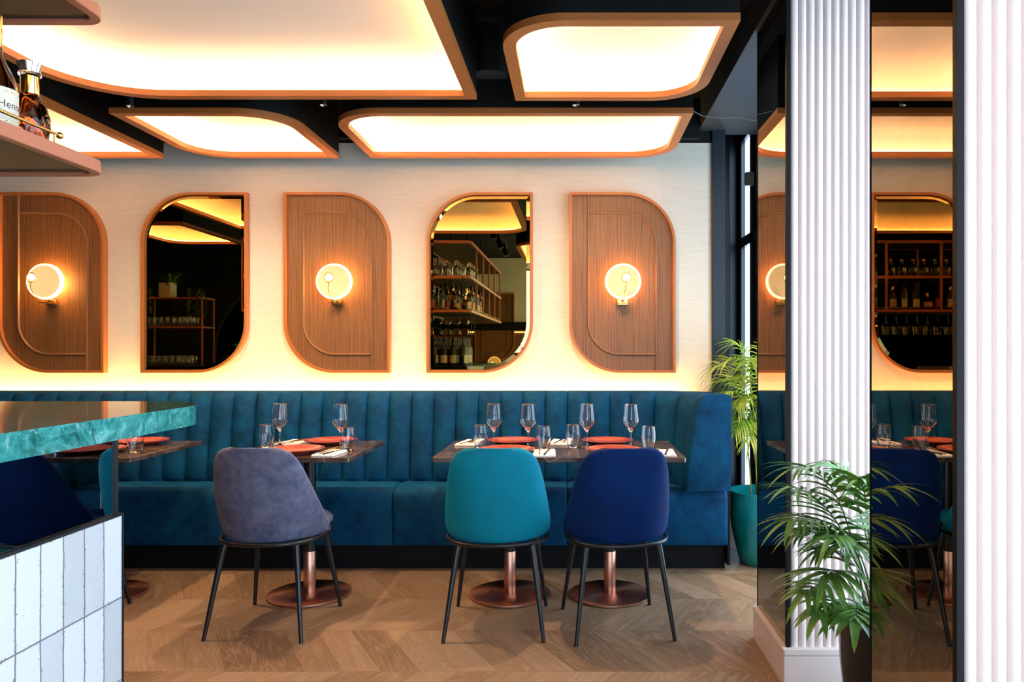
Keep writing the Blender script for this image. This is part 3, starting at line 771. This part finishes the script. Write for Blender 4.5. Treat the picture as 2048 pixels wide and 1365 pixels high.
for i, (x, y, lab) in enumerate([(-0.333,4.015,'coral plate at the wall side of the wide table, left half'),
    (-0.335,3.65,'coral plate directly behind the turquoise chair back'),
    (0.175,4.015,'coral plate at the wall side of the wide table, right half'),
    (0.190,3.655,'coral plate directly behind the royal navy chair back'),
    (-1.315,4.015,'coral plate at the wall side of the single table'),
    (-1.375,3.66,'coral plate directly behind the grey-blue chair back'),
    (-2.33,4.0,'coral plate at the wall side of the table behind the bar'),
    (-2.36,3.66,'coral plate on the near side of the table behind the bar')]):
    o = pl if i == 0 else copy_tree(pl)
    place(o, (x, y, TT), lab, 'coral ceramic plates')
def cloth_napkin():
    b = B(); n = 8
    for lay, (w, l, z, th) in enumerate(((0.055, 0.112, 0.0, 0.005), (0.053, 0.110, 0.0052, 0.003))):
        out = rr(-w, -l, w, l, 0.006, 0.006, 0.006, 0.006, 3); b.prism(out, z, z+th)
    b.prism([(0.028,-0.105),(0.051,-0.105),(0.051,0.107),(0.032,0.107)], 0.0084, 0.0110)
    o = b.build('napkin', 'napkin', bevel=0.0015); return tag(o, '', 'napkin')
def fork():
    b = B(); b.tube([(0,-0.10,0.001),(0,-0.05,0.0015),(0,0.02,0.003),(0,0.045,0.005)], [0.0042,0.0032,0.0022,0.003], 8)
    b.add([(-0.011,0.055,0.005),(0.011,0.055,0.005),(0.006,0.042,0.005),(-0.006,0.042,0.005),(-0.011,0.055,0.0065),(0.011,0.055,0.0065),(0.006,0.042,0.0065),(-0.006,0.042,0.0065)],
          [(0,1,2,3),(4,7,6,5),(0,4,5,1),(1,5,6,2),(2,6,7,3),(3,7,4,0)])
    for k in range(4): b.tube([(-0.0095+k*0.0063,0.054,0.0058),(-0.0095+k*0.0063,0.075,0.0035),(-0.0095+k*0.0063,0.098,0.006)], [0.0016,0.0015,0.001], 6)
    return tag(b.build('fork', 'brass', smooth=50), '', 'fork')
def knife():
    t = thing('knife', (0,0,0), '', 'knife')
    B().tube([(0,-0.10,0.003),(0,-0.06,0.003),(0,0.0,0.003)], [0.0045,0.005,0.0035], 8).build('handle', 'black_metal', t, smooth=50)
    B().prism([(-0.003,0.0),(0.005,0.0),(0.009,0.05),(0.007,0.09),(-0.001,0.11),(-0.003,0.05)], 0.002, 0.0038).build('blade', 'brass', t)
    return t
nk, fk, kn = cloth_napkin(), fork(), knife()
for i, (x, y, rz, w) in enumerate([(-0.565,4.03,170,'at the back left corner of the wide table'),
    (-0.150,3.625,2,'at the near edge of the wide table between the two chairs'),
    (-0.078,4.05,175,'at the back middle of the wide table'),
    (0.432,3.625,-3,'at the near right corner of the wide table'),
    (-1.190,3.635,-4,'at the near right corner of the single table'),
    (-1.525,4.035,172,'at the back left corner of the single table'),
    (-2.20,3.64,0,'on the table behind the green bar')]):
    a, b_, c = (nk, fk, kn) if i == 0 else (copy_tree(nk), copy_tree(fk), copy_tree(kn))
    rz = math.radians(rz); cs, sn = math.cos(rz), math.sin(rz)
    if i == 6: x, y = -2.60, 3.70
    place(a, (x, y, TT), 'folded white napkin '+w, 'folded white napkins', rz)
    zt_ = TT+0.0152
    place(b_, (x-0.022*cs, y-0.022*sn+0.012, TT+0.0105), 'brass fork on napkin '+w, 'brass forks', rz)
    place(c, (x+0.012*cs, y+0.012*sn, TT+0.0075), 'dark-handled knife on napkin '+w, 'knives on the napkins', rz+math.radians(-6))

# ================================================================== BAR
bar = thing('bar_counter', (-1.1, 0.6, 0), 'bar with green marble top, smoked mirror strip and white tiled side', 'bar')
def bl(b, name, m, **k):
    b.v = [(x+1.1, y-0.6, z) for x, y, z in b.v]; return b.build(name, m, bar, **k)
bl(B().prism(rr(-3.0, -1.0, -1.100, 2.354, 0, 0, 0.25, 0, 18), 1.036, 1.092), 'worktop', 'green_marble', smooth=35, bevel=0.003)
bl(B().box(-2.9, -1.126, -1.0, 1.80, 0, 1.036), 'body', 'black_paint')
bl(B().box(-1.125, -1.112, -1.0, 1.805, 0.857, 1.036), 'mirror_strip', 'mirror_dark')
bl(B().box(-1.125, -1.102, -1.0, 1.812, 0.05, 0.850), 'tiled_side', 'tiles')
tr = B(); tr.box(-1.125, -1.1015, -1.0, 1.815, 0.850, 0.856); tr.box(-1.125, -1.100, 1.812, 1.817, 0.0, 0.856)
tr.box(-1.125, -1.102, -1.0, 1.812, 0.0, 0.05); tr.box(-1.112, -1.107, 1.797, 1.806, 0.856, 1.036)
bl(tr, 'edge_trim', 'black_metal')

# hanging bottle gantry over the bar
GX, GY = -1.062, 1.708
gan = thing('hanging_shelf', (-1.35, 0.6, 1.65), 'hanging rose-copper bottle shelf over the bar, upper left', 'shelf')
def gl(b, name, m, **k):
    b.v = [(x+1.35, y-0.6, z-1.65) for x, y, z in b.v]; return b.build(name, m, gan, **k)
X0 = -2.75
def gout(d):       # L-shaped outline with one rounded corner, inset by d
    r = 0.055-d if d < 0.05 else 0.01
    cx, cy = GX-0.055, GY-0.055
    return [(X0+d, 1.16+d), (-1.62+d, 1.16+d), (-1.62+d, -1.4+d), (GX-d, -1.4+d)] + [(cx+r*math.cos(q*PI/24), cy+r*math.sin(q*PI/24)) for q in range(13)] + [(X0+d, GY-d)]
def shelf(z, th, name):
    gl(B().ring(gout(0), gout(0.022), z, z+th), name+'_edge', 'copper_shelf', smooth=35, bevel=0.002)
    gl(B().prism(gout(0.0225), z+0.006, z+th-0.002), name, 'dark_shelf')
shelf(1.65, 0.028, 'shelf'); shelf(1.997, 0.028, 'shelf'); shelf(2.36, 0.028, 'top')
posts = [(x, y) for y in (1.22, 0.62, 0.02, -0.6, -1.3) for x in (GX-0.014, -1.606)] + [(x, y) for x in (-1.606, -2.17, -2.736) for y in (GY-0.014,)] + [(-2.17, 1.174), (-2.736, 1.174)]
for x, y in posts:
    gl(B().box(x-0.010, x+0.010, y-0.010, y+0.010, 1.679, 2.36), 'post', 'copper_shelf')
for x, y in ((-1.35, 1.22), (-1.35, 0.02), (-1.35, -1.3), (-2.4, 1.43)):
    gl(B().tube([(x, y, 2.388), (x, y, 2.82)], 0.010, 10), 'hanger', 'black_metal')
z = 1.678
rl = B(); rl.tube([(GX-0.012, -1.3, z+0.022), (GX-0.012, GY-0.16, z+0.022)], 0.0035, 8)
for k in range(12): rl.tube([(GX-0.012, GY-0.17-k*0.26, z), (GX-0.012, GY-0.17-k*0.26, z+0.022)], 0.003, 6)
rl.lathe([(0,-0.008),(0.006,-0.005),(0.008,0),(0.006,0.005),(0,0.008)], 14, (GX-0.012, GY-0.155, z+0.022))
gl(rl, 'gallery_rail', 'brass', smooth=60)
rl = B(); rl.tube([(-2.70, GY-0.012, z+0.022), (-1.30, GY-0.012, z+0.022)], 0.0035, 8)
for k in range(6): rl.tube([(-1.31-k*0.27, GY-0.012, z), (-1.31-k*0.27, GY-0.012, z+0.022)], 0.003, 6)
gl(rl, 'gallery_rail', 'brass', smooth=60)

def bottle(kind, scale=1.0):
    t = thing('bottle', (0,0,0), '', 'bottle')
    prof = {
     'decanter': [(0,0),(0.038,0),(0.042,0.004),(0.042,0.085),(0.036,0.104),(0.017,0.122),(0.014,0.128),(0.014,0.150),(0.018,0.156)],
     'spirit': [(0,0),(0.034,0),(0.037,0.005),(0.037,0.155),(0.031,0.178),(0.015,0.200),(0.0135,0.245)],
     'wine': [(0,0),(0.034,0),(0.037,0.005),(0.037,0.180),(0.032,0.205),(0.016,0.228),(0.014,0.290),(0.0155,0.296)],
     'tall': [(0,0),(0.030,0),(0.032,0.005),(0.033,0.180),(0.020,0.215),(0.013,0.235),(0.013,0.265)],
     'squat': [(0,0),(0.045,0),(0.050,0.008),(0.050,0.075),(0.038,0.110),(0.016,0.130),(0.014,0.170)]}[kind[0]]
    h = prof[-1][1]; glassm = kind[1]
    body = B().lathe(prof+[(0,h)], 20).build('body', glassm, t, smooth=50)
    cm = kind[3]
    if kind[0] == 'decanter': B().lathe([(0.0135,h),(0.0145,h+0.002),(0.017,h+0.006),(0.017,h+0.022),(0.013,h+0.026),(0,h+0.027)], 16).build('stopper', cm, t, smooth=50)
    else: B().lathe([(0.0150,h-0.035),(0.0155,h+0.004),(0.013,h+0.008),(0,h+0.008)], 16).build('cap', cm, t, smooth=50)
    if kind[2]:
        r = max(p[0] for p in prof)+0.0006; z0, z1 = 0.035, (0.085 if kind[0] in ('squat',) else 0.115)
        n = 12; b = B(); vs = []
        for k in range(n+1):
            a = math.radians(-65+130*k/n); vs += [(r*math.sin(a), -r*math.cos(a), z0), (r*math.sin(a), -r*math.cos(a), z1)]
        b.add(vs, [(2*k, 2*k+2, 2*k+3, 2*k+1) for k in range(n)])
        o = b.build('paper_label', kind[2], t, smooth=60, fix=False)
    if scale != 1: t.scale = (scale,)*3
    return t
ORD = ['first','second','third','fourth','fifth','sixth','seventh','eighth','ninth','tenth','eleventh','twelfth']
ROWS = ['aisle row', 'second row', 'third row', 'innermost row']
def row(kind, spots, lab, grp, faces=(0,)):
    src = bottle(kind)
    for i, (x, y, z, k, j) in enumerate(spots):
        o = src if i == 0 else copy_tree(src)
        place(o, (x, y, z), '%s, %s, %s from wall end' % (lab, ROWS[k], ORD[j]), grp, rz=math.radians(faces[i % len(faces)]))
random.seed(4)
ZU, ZL = 2.0255, 1.678
row(('decanter','bottle_clear',None,'cork'), [(GX-0.075-0.11*k, 1.50-0.13*j+0.02*(k%2), ZU, k, j) for j in range(7) for k in range(4) if not (j == 0 and k == 0)],
    'clear corked bottle on the upper bar shelf', 'clear stoppered bottles on the upper bar shelf')
kinds = [(('spirit','bottle_amber','label_cream','gold'), 'cream-labelled amber bottle on lower bar shelf'),
         (('tall','bottle_clear','label_white','black_metal'), 'slim clear bottle on lower bar shelf'),
         (('wine','bottle_wine','label_white','black_metal'), 'dark bottle on lower bar shelf'),
         (('squat','bottle_amber','label_yellow','gold'), 'squat yellow-labelled bottle on lower bar shelf'),
         (('spirit','bottle_green','label_red','black_metal'), 'pale green bottle on lower bar shelf'),
         (('spirit','bottle_clear','label_cream','chrome'), 'cream-labelled clear bottle on lower bar shelf')]
slots = [(GX-0.105-0.12*k, 1.46-0.125*j+0.015*((j*3+k)%3), ZL, k, j) for j in range(12) for k in range(4) if not (k == 0 and j <= 1)]
slots = [s for s in slots if min(abs(s[1]-y) for y in (1.22, 0.62, 0.02)) > 0.0]
for i, (kd, lb) in enumerate(kinds):
    row(kd, slots[i::6], lb, lb.replace('bottle', 'bottles', 1), faces=(90, 100, 170, 180))
row(('wine','bottle_wine','label_cream','black_metal'), [(-1.20-0.10*k, 1.36-0.115*j, 1.0925, k, j) for j in range(5) for k in range(4)],
    'dark wine bottle standing on the bar', 'wine bottles standing on the bar', faces=(90, 175, 180))
def wall_row(kind, spots, lab, grp, face=180):
    src = bottle(kind)
    for i, (x, y, z, k) in enumerate(spots):
        o = src if i == 0 else copy_tree(src)
        place(o, (x, y, z), '%s, %s from inner post' % (lab, ORD[k]), grp, rz=math.radians(face))
wall_row(('decanter','bottle_clear',None,'cork'), [(-1.69-0.115*k, 1.60, ZU, k) for k in range(9)],
    'clear corked bottle in wall-side row of upper shelf', 'clear bottles in the wall-side row of the upper bar shelf')
for q, (kd, lb) in enumerate(kinds[:5]):
    wall_row(kd, [(-1.72-0.12*k, 1.58, ZL, k) for k in range(q, 9, 5)], lb.replace(' on lower bar shelf', ' in wall-side row of lower shelf'), 'spirit bottles in the wall-side row of the lower bar shelf')
hg = None
for k in range(8):
    hg = wine_glass() if k == 0 else copy_tree(hg)
    place(hg, (-1.70-0.11*k, 1.45, 1.648), 'wine glass hanging upside down under the lower bar shelf, %s along' % ORD[k], 'wine glasses hanging under the bar shelf')
    hg.rotation_euler = (PI, 0, 0)
# wine bottles lying in a wire rack under the shelf
rk = thing('wine_rack', (-1.35, 1.1, 1.42), 'black wire wine rack hung under the lower bar shelf, seen in the right mirror', 'wine rack')
rb = B()
for z in (0.0, 0.11, 0.225):
    for y in (-0.12, 0.12): rb.tube([(-0.22, y, z), (0.22, y, z)], 0.004, 6)
for x in (-0.22, 0.22):
    for y in (-0.12, 0.12): rb.tube([(x, y, 0.0), (x, y, 0.228)], 0.004, 6)
rb.build('wire_frame', 'black_metal', rk)
src = bottle(('wine','bottle_wine',None,'black_metal'))
for i, (x, z) in enumerate([(-0.15+0.10*k, 0.044+0.11*j) for j in range(2) for k in range(4)]):
    o = src if i == 0 else copy_tree(src)
    place(o, (-1.35+x, 1.26, 1.42+z), 'dark wine bottle lying in the rack, %s tier, %s along' % (['lower','upper'][i//4], ORD[i%4]), 'wine bottles lying in the rack')
    o.rotation_euler = (PI/2, 0, 0)

# the two bottles seen directly at the upper left
cg = thing('cognac_bottle', (-1.149, 1.47, ZL), 'cognac bottle with cream label, cut by the left edge of the photo', 'bottle')
body = B().lathe([(0,0),(0.036,0),(0.040,0.005),(0.041,0.09),(0.036,0.115),(0.024,0.140),(0.016,0.160),(0.014,0.215),(0,0.215)], 40).build('body', 'bottle_amber', cg, smooth=50)
B().lathe([(0.0145,0.16),(0.0155,0.162),(0.0158,0.235),(0,0.236)], 24).build('gold_neck_foil', 'gold', cg, smooth=50)
def curved_label(parent, r, z0, z1, a0, a1, m, name='paper_label'):
    n = 24; b = B(); vs = []
    for k in range(n+1):
        a = a0+(a1-a0)*k/n; vs += [(r*math.cos(a), r*math.sin(a), z0), (r*math.cos(a), r*math.sin(a), z1)]
    b.add(vs, [(2*k, 2*k+2, 2*k+3, 2*k+1) for k in range(n)]); return b.build(name, m, parent, smooth=60, fix=False)
ac = math.radians(12)
lab = curved_label(cg, 0.0418, 0.016, 0.088, ac-1.25, ac+1.25, 'label_cream')
def text_mesh(s, size, extrude=0.0):
    cu = bpy.data.curves.new('t', 'FONT'); cu.body = s; cu.size = size; cu.extrude = extrude; cu.align_x = 'CENTER'; cu.align_y = 'CENTER'; cu.resolution_u = 3
    o = bpy.data.objects.new('t', cu); COL.objects.link(o)
    dg = bpy.context.evaluated_depsgraph_get(); me = bpy.data.meshes.new_from_object(o.evaluated_get(dg))
    bpy.data.objects.remove(o); return me
def curved_text(s, size, r, zc, ac, parent, m):
    me = text_mesh(s, size)
    for v in me.vertices:
        a = ac + v.co.x/r; z = zc + v.co.y
        v.co = (r*math.cos(a), r*math.sin(a), z)
    me.materials.append(M[m]); o = bpy.data.objects.new('lettering', me); COL.objects.link(o); o.parent = parent; return o
curved_text('Hennessy', 0.021, 0.0422, 0.055, ac, cg, 'ink')
for z in (0.022, 0.080): curved_label(cg, 0.0420, z, z+0.0012, ac-1.15, ac+1.15, 'gold', 'gilt_line')
# crystal decanter with a fluted body
dc = thing('decanter', (-1.149, 1.57, ZL), 'ornate crystal decanter of dark cognac at the end of the lower bar shelf', 'decanter')
b = B(); nn = 40; prof = [(0.022,0),(0.028,0.003),(0.031,0.02),(0.034,0.045),(0.034,0.065),(0.029,0.088),(0.021,0.105),(0.0155,0.115),(0.014,0.122)]
vs = []
for j, (r, z) in enumerate(prof):
    for k in range(nn):
        a = 2*PI*k/nn; w = 1+0.10*math.sin(6*a+j*1.35)*(1 if 0 < j < 6 else 0.2)
        vs.append((r*w*math.cos(a), r*w*math.sin(a), z))
fs = [(j*nn+k, j*nn+(k+1)%nn, (j+1)*nn+(k+1)%nn, (j+1)*nn+k) for j in range(len(prof)-1) for k in range(nn)]
fs += [tuple(range(nn-1,-1,-1)), tuple((len(prof)-1)*nn+k for k in range(nn))]
b.add(vs, fs).build('body', 'bottle_amber', dc, smooth=60)
B().lathe([(0.0162,0.112),(0.0165,0.115),(0.0165,0.150),(0.014,0.151)], 32).build('gold_collar', 'gold', dc, smooth=40)
B().lathe([(0.014,0.150),(0.0205,0.152),(0.0215,0.155),(0.0205,0.158),(0.015,0.159)], 32).build('crystal_ring', 'crystal', dc, smooth=60)
b = B(); vs = []
for j, (r, z) in enumerate([(0.0175,0.159),(0.0195,0.166),(0.0235,0.178),(0.0190,0.1805)]):
    for k in range(32): vs.append((r*(1+0.028*(-1)**k)*math.cos(2*PI*k/32), r*(1+0.028*(-1)**k)*math.sin(2*PI*k/32), z))
fs = [(j*32+k, j*32+(k+1)%32, (j+1)*32+(k+1)%32, (j+1)*32+k) for j in range(3) for k in range(32)] + [tuple(96+k for k in range(32)), tuple(range(31,-1,-1))]
b.add(vs, fs).build('fluted_stopper', 'chrome', dc, smooth=20)

# ================================================================== COLUMNS
def column(x0, x1, y0, y1, zt, label, plinth=True):
    t = thing('column', ((x0+x1)/2, (y0+y1)/2, 0), label, 'column', 'pale pink reeded columns with bronze mirror sides')
    cx, cy = (x0+x1)/2, (y0+y1)/2
    pz = 0.14
    B().box(x0-cx+0.004, x1-cx, y0-cy+0.012, y1-cy, 0, zt).build('core', 'black_paint', t)
    w = 0.0312; n = int(round((x1-x0-0.013)/w)); b = B()
    for k in range(n):
        xc = x0-cx+0.013+w*(k+0.5); pts = [(xc+0.5*w*math.cos(a), y0-cy+0.014-0.013*math.sin(a)) for a in [PI*q/10 for q in range(11)]]
        m_ = len(pts); vs = [(x, y, pz) for x, y in pts]+[(x, y, zt) for x, y in pts]
        b.add(vs, [(q, q+1, m_+q+1, m_+q) for q in range(m_-1)] + [tuple(range(m_))])
    b.build('reeded_face', 'pink', t, smooth=50)
    B().box(x0-cx, x0-cx+0.004, y0-cy+0.016, y1-cy, pz, zt-0.07).build('mirror_panel', 'mirror_bronze', t)
    tb = B(); tb.box(x0-cx-0.003, x0-cx+0.012, y0-cy+0.0, y0-cy+0.018, pz, zt)
    tb.box(x0-cx-0.002, x0-cx+0.003, y1-cy-0.004, y1-cy+0.001, pz, zt)
    tb.build('edge_trim', 'black_paint', t)
    pl_ = B(); e = 0.018
    pl_.prism(rr(x0-cx-e, y0-cy-e, x1-cx+e, y1-cy+0.006, 0.003,0.003,0.003,0.003,2), 0, pz-0.028)
    pl_.prism(rr(x0-cx-e+0.004, y0-cy-e+0.004, x1-cx+e, y1-cy+0.006, 0.003,0.003,0.003,0.003,2), pz-0.028, pz-0.022)
    pl_.prism(rr(x0-cx-e-0.002, y0-cy-e-0.002, x1-cx+e, y1-cy+0.006, 0.006,0.006,0.003,0.003,3), pz-0.022, pz)
    pl_.build('plinth', 'pink', t, bevel=0.003)
    return t
column(0.795, 1.13, 2.79, 3.245, 2.64, 'pale pink reeded column standing behind the front palm, mirror on its left side')
column(0.795, 1.16, 1.545, 2.005, 2.64, 'nearest pale pink reeded column at the right edge, tall bronze mirror on its side')

# ================================================================== PALMS
def leaflet(b, p, d, up, L_, w, droop, seg=5):
    d = d.normalized(); side = d.cross(up)
    if side.length < 1e-3: side = Vector((1,0,0))
    side.normalize(); pts = []
    vs = []; cur = p.copy(); dd = d.copy()
    for k in range(seg+1):
        s = k/seg; ww = w*math.sin(PI*min(0.08+0.92*s, 1))**0.7 if s < 1 else 0
        ww = w*(1-s)**0.6*min(1, 0.35+3*s)
        nrm = side.cross(dd).normalized()
        vs += [cur-side*ww+nrm*ww*0.35, cur.copy(), cur+side*ww+nrm*ww*0.35]
        dd = (dd + Vector((0,0,-1))*droop/seg).normalized(); cur = cur + dd*(L_/seg)
    fs = []
    for k in range(seg):
        a = 3*k; fs += [(a, a+1, a+4, a+3), (a+1, a+2, a+5, a+4)]
    b.add(vs, fs)
def frond(parent, base, ctrl, tip, n, L_, w, leaf, stem, rnd, start=0.4, droop=0.7):
    B0, B1, B2 = (Vector(q) for q in (base, ctrl, tip))
    f = lambda t: B0*(1-t)**2 + B1*2*t*(1-t) + B2*t*t
    g = lambda t: ((B1-B0)*(1-t)+(B2-B1)*t).normalized()
    st = B().tube([f(k/12) for k in range(13)], [0.0045*(1-0.75*k/12) for k in range(13)], 6).build('frond', stem, parent, smooth=60)
    b = B()
    for k in range(n):
        t = start + (1-start)*(k+0.5)/n; p = f(t); d = g(t); 
        hz = d.cross(Vector((0,0,1)))
        if hz.length < 0.05: hz = Vector((1,0,0))
        hz.normalize(); up = hz.cross(d).normalized()
        if up.z < 0: up = -up
        fwd = 0.55 + 1.1*((t-start)/(1-start))**1.5
        for s in (-1, 1):
            l = L_*(1.0-0.45*((t-start)/(1-start)-0.25)**2*1.3)*rnd.uniform(0.85, 1.1)
            dirn = d*fwd + hz*s*1.0 + up*rnd.uniform(0.1, 0.35)
            leaflet(b, p, dirn, up, l, w*rnd.uniform(0.85,1.1), droop*rnd.uniform(0.7,1.3))
    leaflet(b, B2, g(1), Vector((0,0,1)), L_*0.8, w, droop)
    b.build('leaflets', leaf, st, smooth=60, fix=False)
def loc_(parent, v): return Vector(v) - parent.location
# far palm in the turquoise pot
pc = Vector((1.09, 4.40, 0))
pm = thing('potted_palm', pc, 'tall yellow-green palm in a glazed turquoise pot beside the banquette end', 'potted plant')
B().lathe([(0,0.0),(0.105,0),(0.115,0.006),(0.140,0.10),(0.165,0.22),(0.176,0.33),(0.172,0.415),(0.178,0.428),(0.174,0.432),(0.164,0.425),(0.160,0.36),(0,0.355)], 56).build('pot', 'pot_teal', pm, smooth=50)
B().lathe([(0,0.368),(0.158,0.362)], 32).build('soil', 'soil', pm)
rnd = random.Random(7)
tips = [ # pixel of bend, pixel of tip, depth offset of tip
 ((1500,700),(1450,725),-0.1),((1490,705),(1425,740),-0.05),((1510,690),(1468,690),0.1),((1500,760),(1445,790),-0.15),((1495,735),(1433,768),0.1),
 ((1515,740),(1475,815),-0.2),((1510,800),(1470,860),-0.22),((1525,790),(1500,880),-0.25),((1530,690),(1545,700),0.1),((1540,720),(1590,760),0.0),
 ((1530,760),(1580,840),-0.15),((1520,700),(1500,720),-0.25),((1535,705),(1580,720),-0.2),((1505,745),(1462,760),0.2),((1520,770),(1490,850),-0.1)]
for i, (c_, t_, dy) in enumerate(tips):
    bx = pc + Vector((rnd.uniform(-0.05,0.05), rnd.uniform(-0.05,0.05), 0.36))
    cp = P(*c_, 4.40+dy*0.3); tp = P(*t_, 4.40+dy)
    tp.x = min(tp.x, 1.24); cp.x = min(cp.x, 1.2)
    cp.z += 0.05
    frond(pm, loc_(pm, bx), loc_(pm, cp), loc_(pm, tp), 13, 0.19, 0.0078, 'leaf_yellow', 'stem', rnd, 0.5, 0.8)
# near palm between the columns
pc = Vector((0.985, 2.38, 0))
pm2 = thing('potted_palm', pc, 'deep green palm in a black glazed pot between the two pink columns', 'potted plant')
B().lathe([(0,0.0),(0.09,0),(0.10,0.006),(0.118,0.12),(0.132,0.25),(0.140,0.385),(0.146,0.395),(0.144,0.402),(0.134,0.398),(0.126,0.32),(0,0.315)], 56).build('pot', 'pot_black', pm2, smooth=50)
B().lathe([(0,0.33),(0.127,0.325)], 32).build('soil', 'soil', pm2)
tips2 = [ # bend px, tip px, tip depth, n, leaf length, width, start
 ((1700,930),(1600,935),2.25,9,0.17,0.0075,0.5),((1690,1000),(1590,975),2.15,10,0.17,0.008,0.45),
 ((1700,1010),(1580,1040),2.2,11,0.17,0.008,0.42),((1700,1030),(1600,1060),2.3,10,0.15,0.008,0.42),
 ((1720,930),(1660,930),2.4,8,0.14,0.0075,0.5),((1735,960),(1720,960),2.3,8,0.15,0.008,0.5),
 ((1720,1040),(1665,1075),2.12,8,0.17,0.010,0.6),((1715,1060),(1700,1090),2.10,8,0.16,0.011,0.65),
 ((1690,1110),(1655,1150),2.12,5,0.18,0.014,0.78),((1700,1120),(1610,1185),2.15,6,0.15,0.012,0.6),
 ((1720,1160),(1712,1235),2.08,4,0.15,0.016,0.8),((1715,1150),(1640,1225),2.14,4,0.13,0.014,0.75),
 ((1760,1000),(1790,1010),2.3,8,0.16,0.009,0.5),((1780,1060),(1850,1090),2.4,8,0.16,0.009,0.5),
 ((1750,960),(1790,950),2.5,8,0.15,0.009,0.5),((1700,1080),(1640,1100),2.3,8,0.13,0.009,0.5)]
for (c_, t_, dY, n_, l_, w_, st_) in tips2:
    bx = pc + Vector((rnd.uniform(-0.05,0.03), rnd.uniform(-0.05,0.05), 0.32))
    cp = P(*c_, 2.38); tp = P(*t_, dY+0.05)
    frond(pm2, loc_(pm2, bx), loc_(pm2, cp), loc_(pm2, tp), int(n_*1.3), l_*1.05, w_*1.2, 'leaf_dark', 'stem_dark', rnd, st_, 0.85)

# motion sensor on the window frame
p = P(1497, 360, 5.42)
ms = tag(B().prism(rr(-0.034, -0.048, 0.034, 0.048, 0.012,0.012,0.018,0.018,5), -0.025, 0.02, 'xz').build('motion_sensor', 'white_plastic', smooth=50, bevel=0.006), 'small white motion sensor high on the black window frame', 'sensor')
ms.location = (1.262, 5.39, p.z); ms.rotation_euler = (0, 0, math.radians(-20))

# ================================================================== BACK BAR seen in the left mirror
bb = thing('back_bar', (-4.6, 0.4, 0), 'dark back bar with rose-copper shelf frame, seen in the left mirror', 'back bar')
B().box(-0.5, 0.75, -0.3, 0.35, 0, 1.05).build('cabinet', 'black_wood', bb)
B().box(-0.52, 0.77, -0.32, 0.37, 1.05, 1.08).build('worktop', 'dark_shelf', bb)
def bshelf(z):
    a = (-0.45, 0.0, 0.28, 0.30)
    B().ring(rr(*a, tr=0.06), rrin(*a, 0.014, tr=0.06), z, z+0.018).build('shelf_edge', 'copper_shelf', bb)
    B().prism(rrin(*a, 0.0142, tr=0.06), z+0.004, z+0.016).build('shelf', 'dark_shelf', bb)
bshelf(1.52); bshelf(1.86)
for x in (-0.44, 0.27):
    for y in (0.012, 0.288): B().box(x-0.008, x+0.008, y-0.008, y+0.008, 1.08, 1.86).build('post', 'copper_shelf', bb)
tm = tumbler(); 
sp_ = [(-5.0+0.075*k, 0.62-0.08*j, 1.5385) for j in range(2) for k in range(8)] + [(-5.0+0.075*k, 0.66-0.08*j, 1.0805) for j in range(2) for k in range(8)]
for i, s in enumerate(sp_):
    o = tm if i == 0 else copy_tree(tm); place(o, s, 'clear tumbler on the back bar %s, %s row, %s from left' % (['shelf','worktop'][i//16], ['near','far'][(i//8)%2], ORD[i%8]), 'tumblers on the back bar')
pt = thing('potted_plant', (-4.80, 0.56, 1.8785), 'leafy plant in a square white pot on the back bar, seen in the left mirror', 'potted plant')
B().box(-0.07, 0.07, -0.07, 0.07, 0, 0.18).build('pot', 'label_white', pt, bevel=0.006)
b = B(); rnd = random.Random(3)
for k in range(60):
    a = rnd.uniform(0, 2*PI); e = rnd.uniform(0.2, 1.2)
    leaflet(b, Vector((rnd.uniform(-0.04,0.04), rnd.uniform(-0.04,0.04), 0.17)), Vector((math.cos(a)*math.cos(e), math.sin(a)*math.cos(e), math.sin(e))), Vector((0,0,1)), rnd.uniform(0.12,0.24), 0.022, 0.9, 4)
b.build('leaves', 'leaf_dark', pt, smooth=60, fix=False)
for px_, lab in ((-5.02, 'trailing green plant at the left end of the back bar shelf, in the left mirror'), (-4.40, 'trailing green plant at the right end of the back bar shelf, in the left mirror')):
    tp_ = thing('trailing_plant', (px_, 0.60, 1.8785), lab, 'potted plant')
    B().lathe([(0,0),(0.035,0),(0.045,0.07),(0.047,0.075),(0.04,0.07),(0,0.065)], 24).build('pot', 'black_paint', tp_, smooth=50)
    b = B()
    for k in range(14):
        a = rnd.uniform(0, 2*PI); r0 = 0.06; ln = rnd.uniform(0.12, 0.36)
        x_, y_ = r0*math.cos(a)*1.6, 0.06+abs(r0*math.sin(a))
        for q in range(int(ln/0.022)):
            pz_ = Vector((x_+rnd.uniform(-0.012,0.012), y_+rnd.uniform(-0.012,0.012), 0.10-q*0.022))
            an = rnd.uniform(0, 2*PI)
            leaflet(b, pz_, Vector((math.cos(an), math.sin(an), -0.3)), Vector((0,0,1)), 0.036, 0.015, 0.3, 2)
    b.build('vines', 'leaf_yellow', tp_, smooth=60, fix=False)
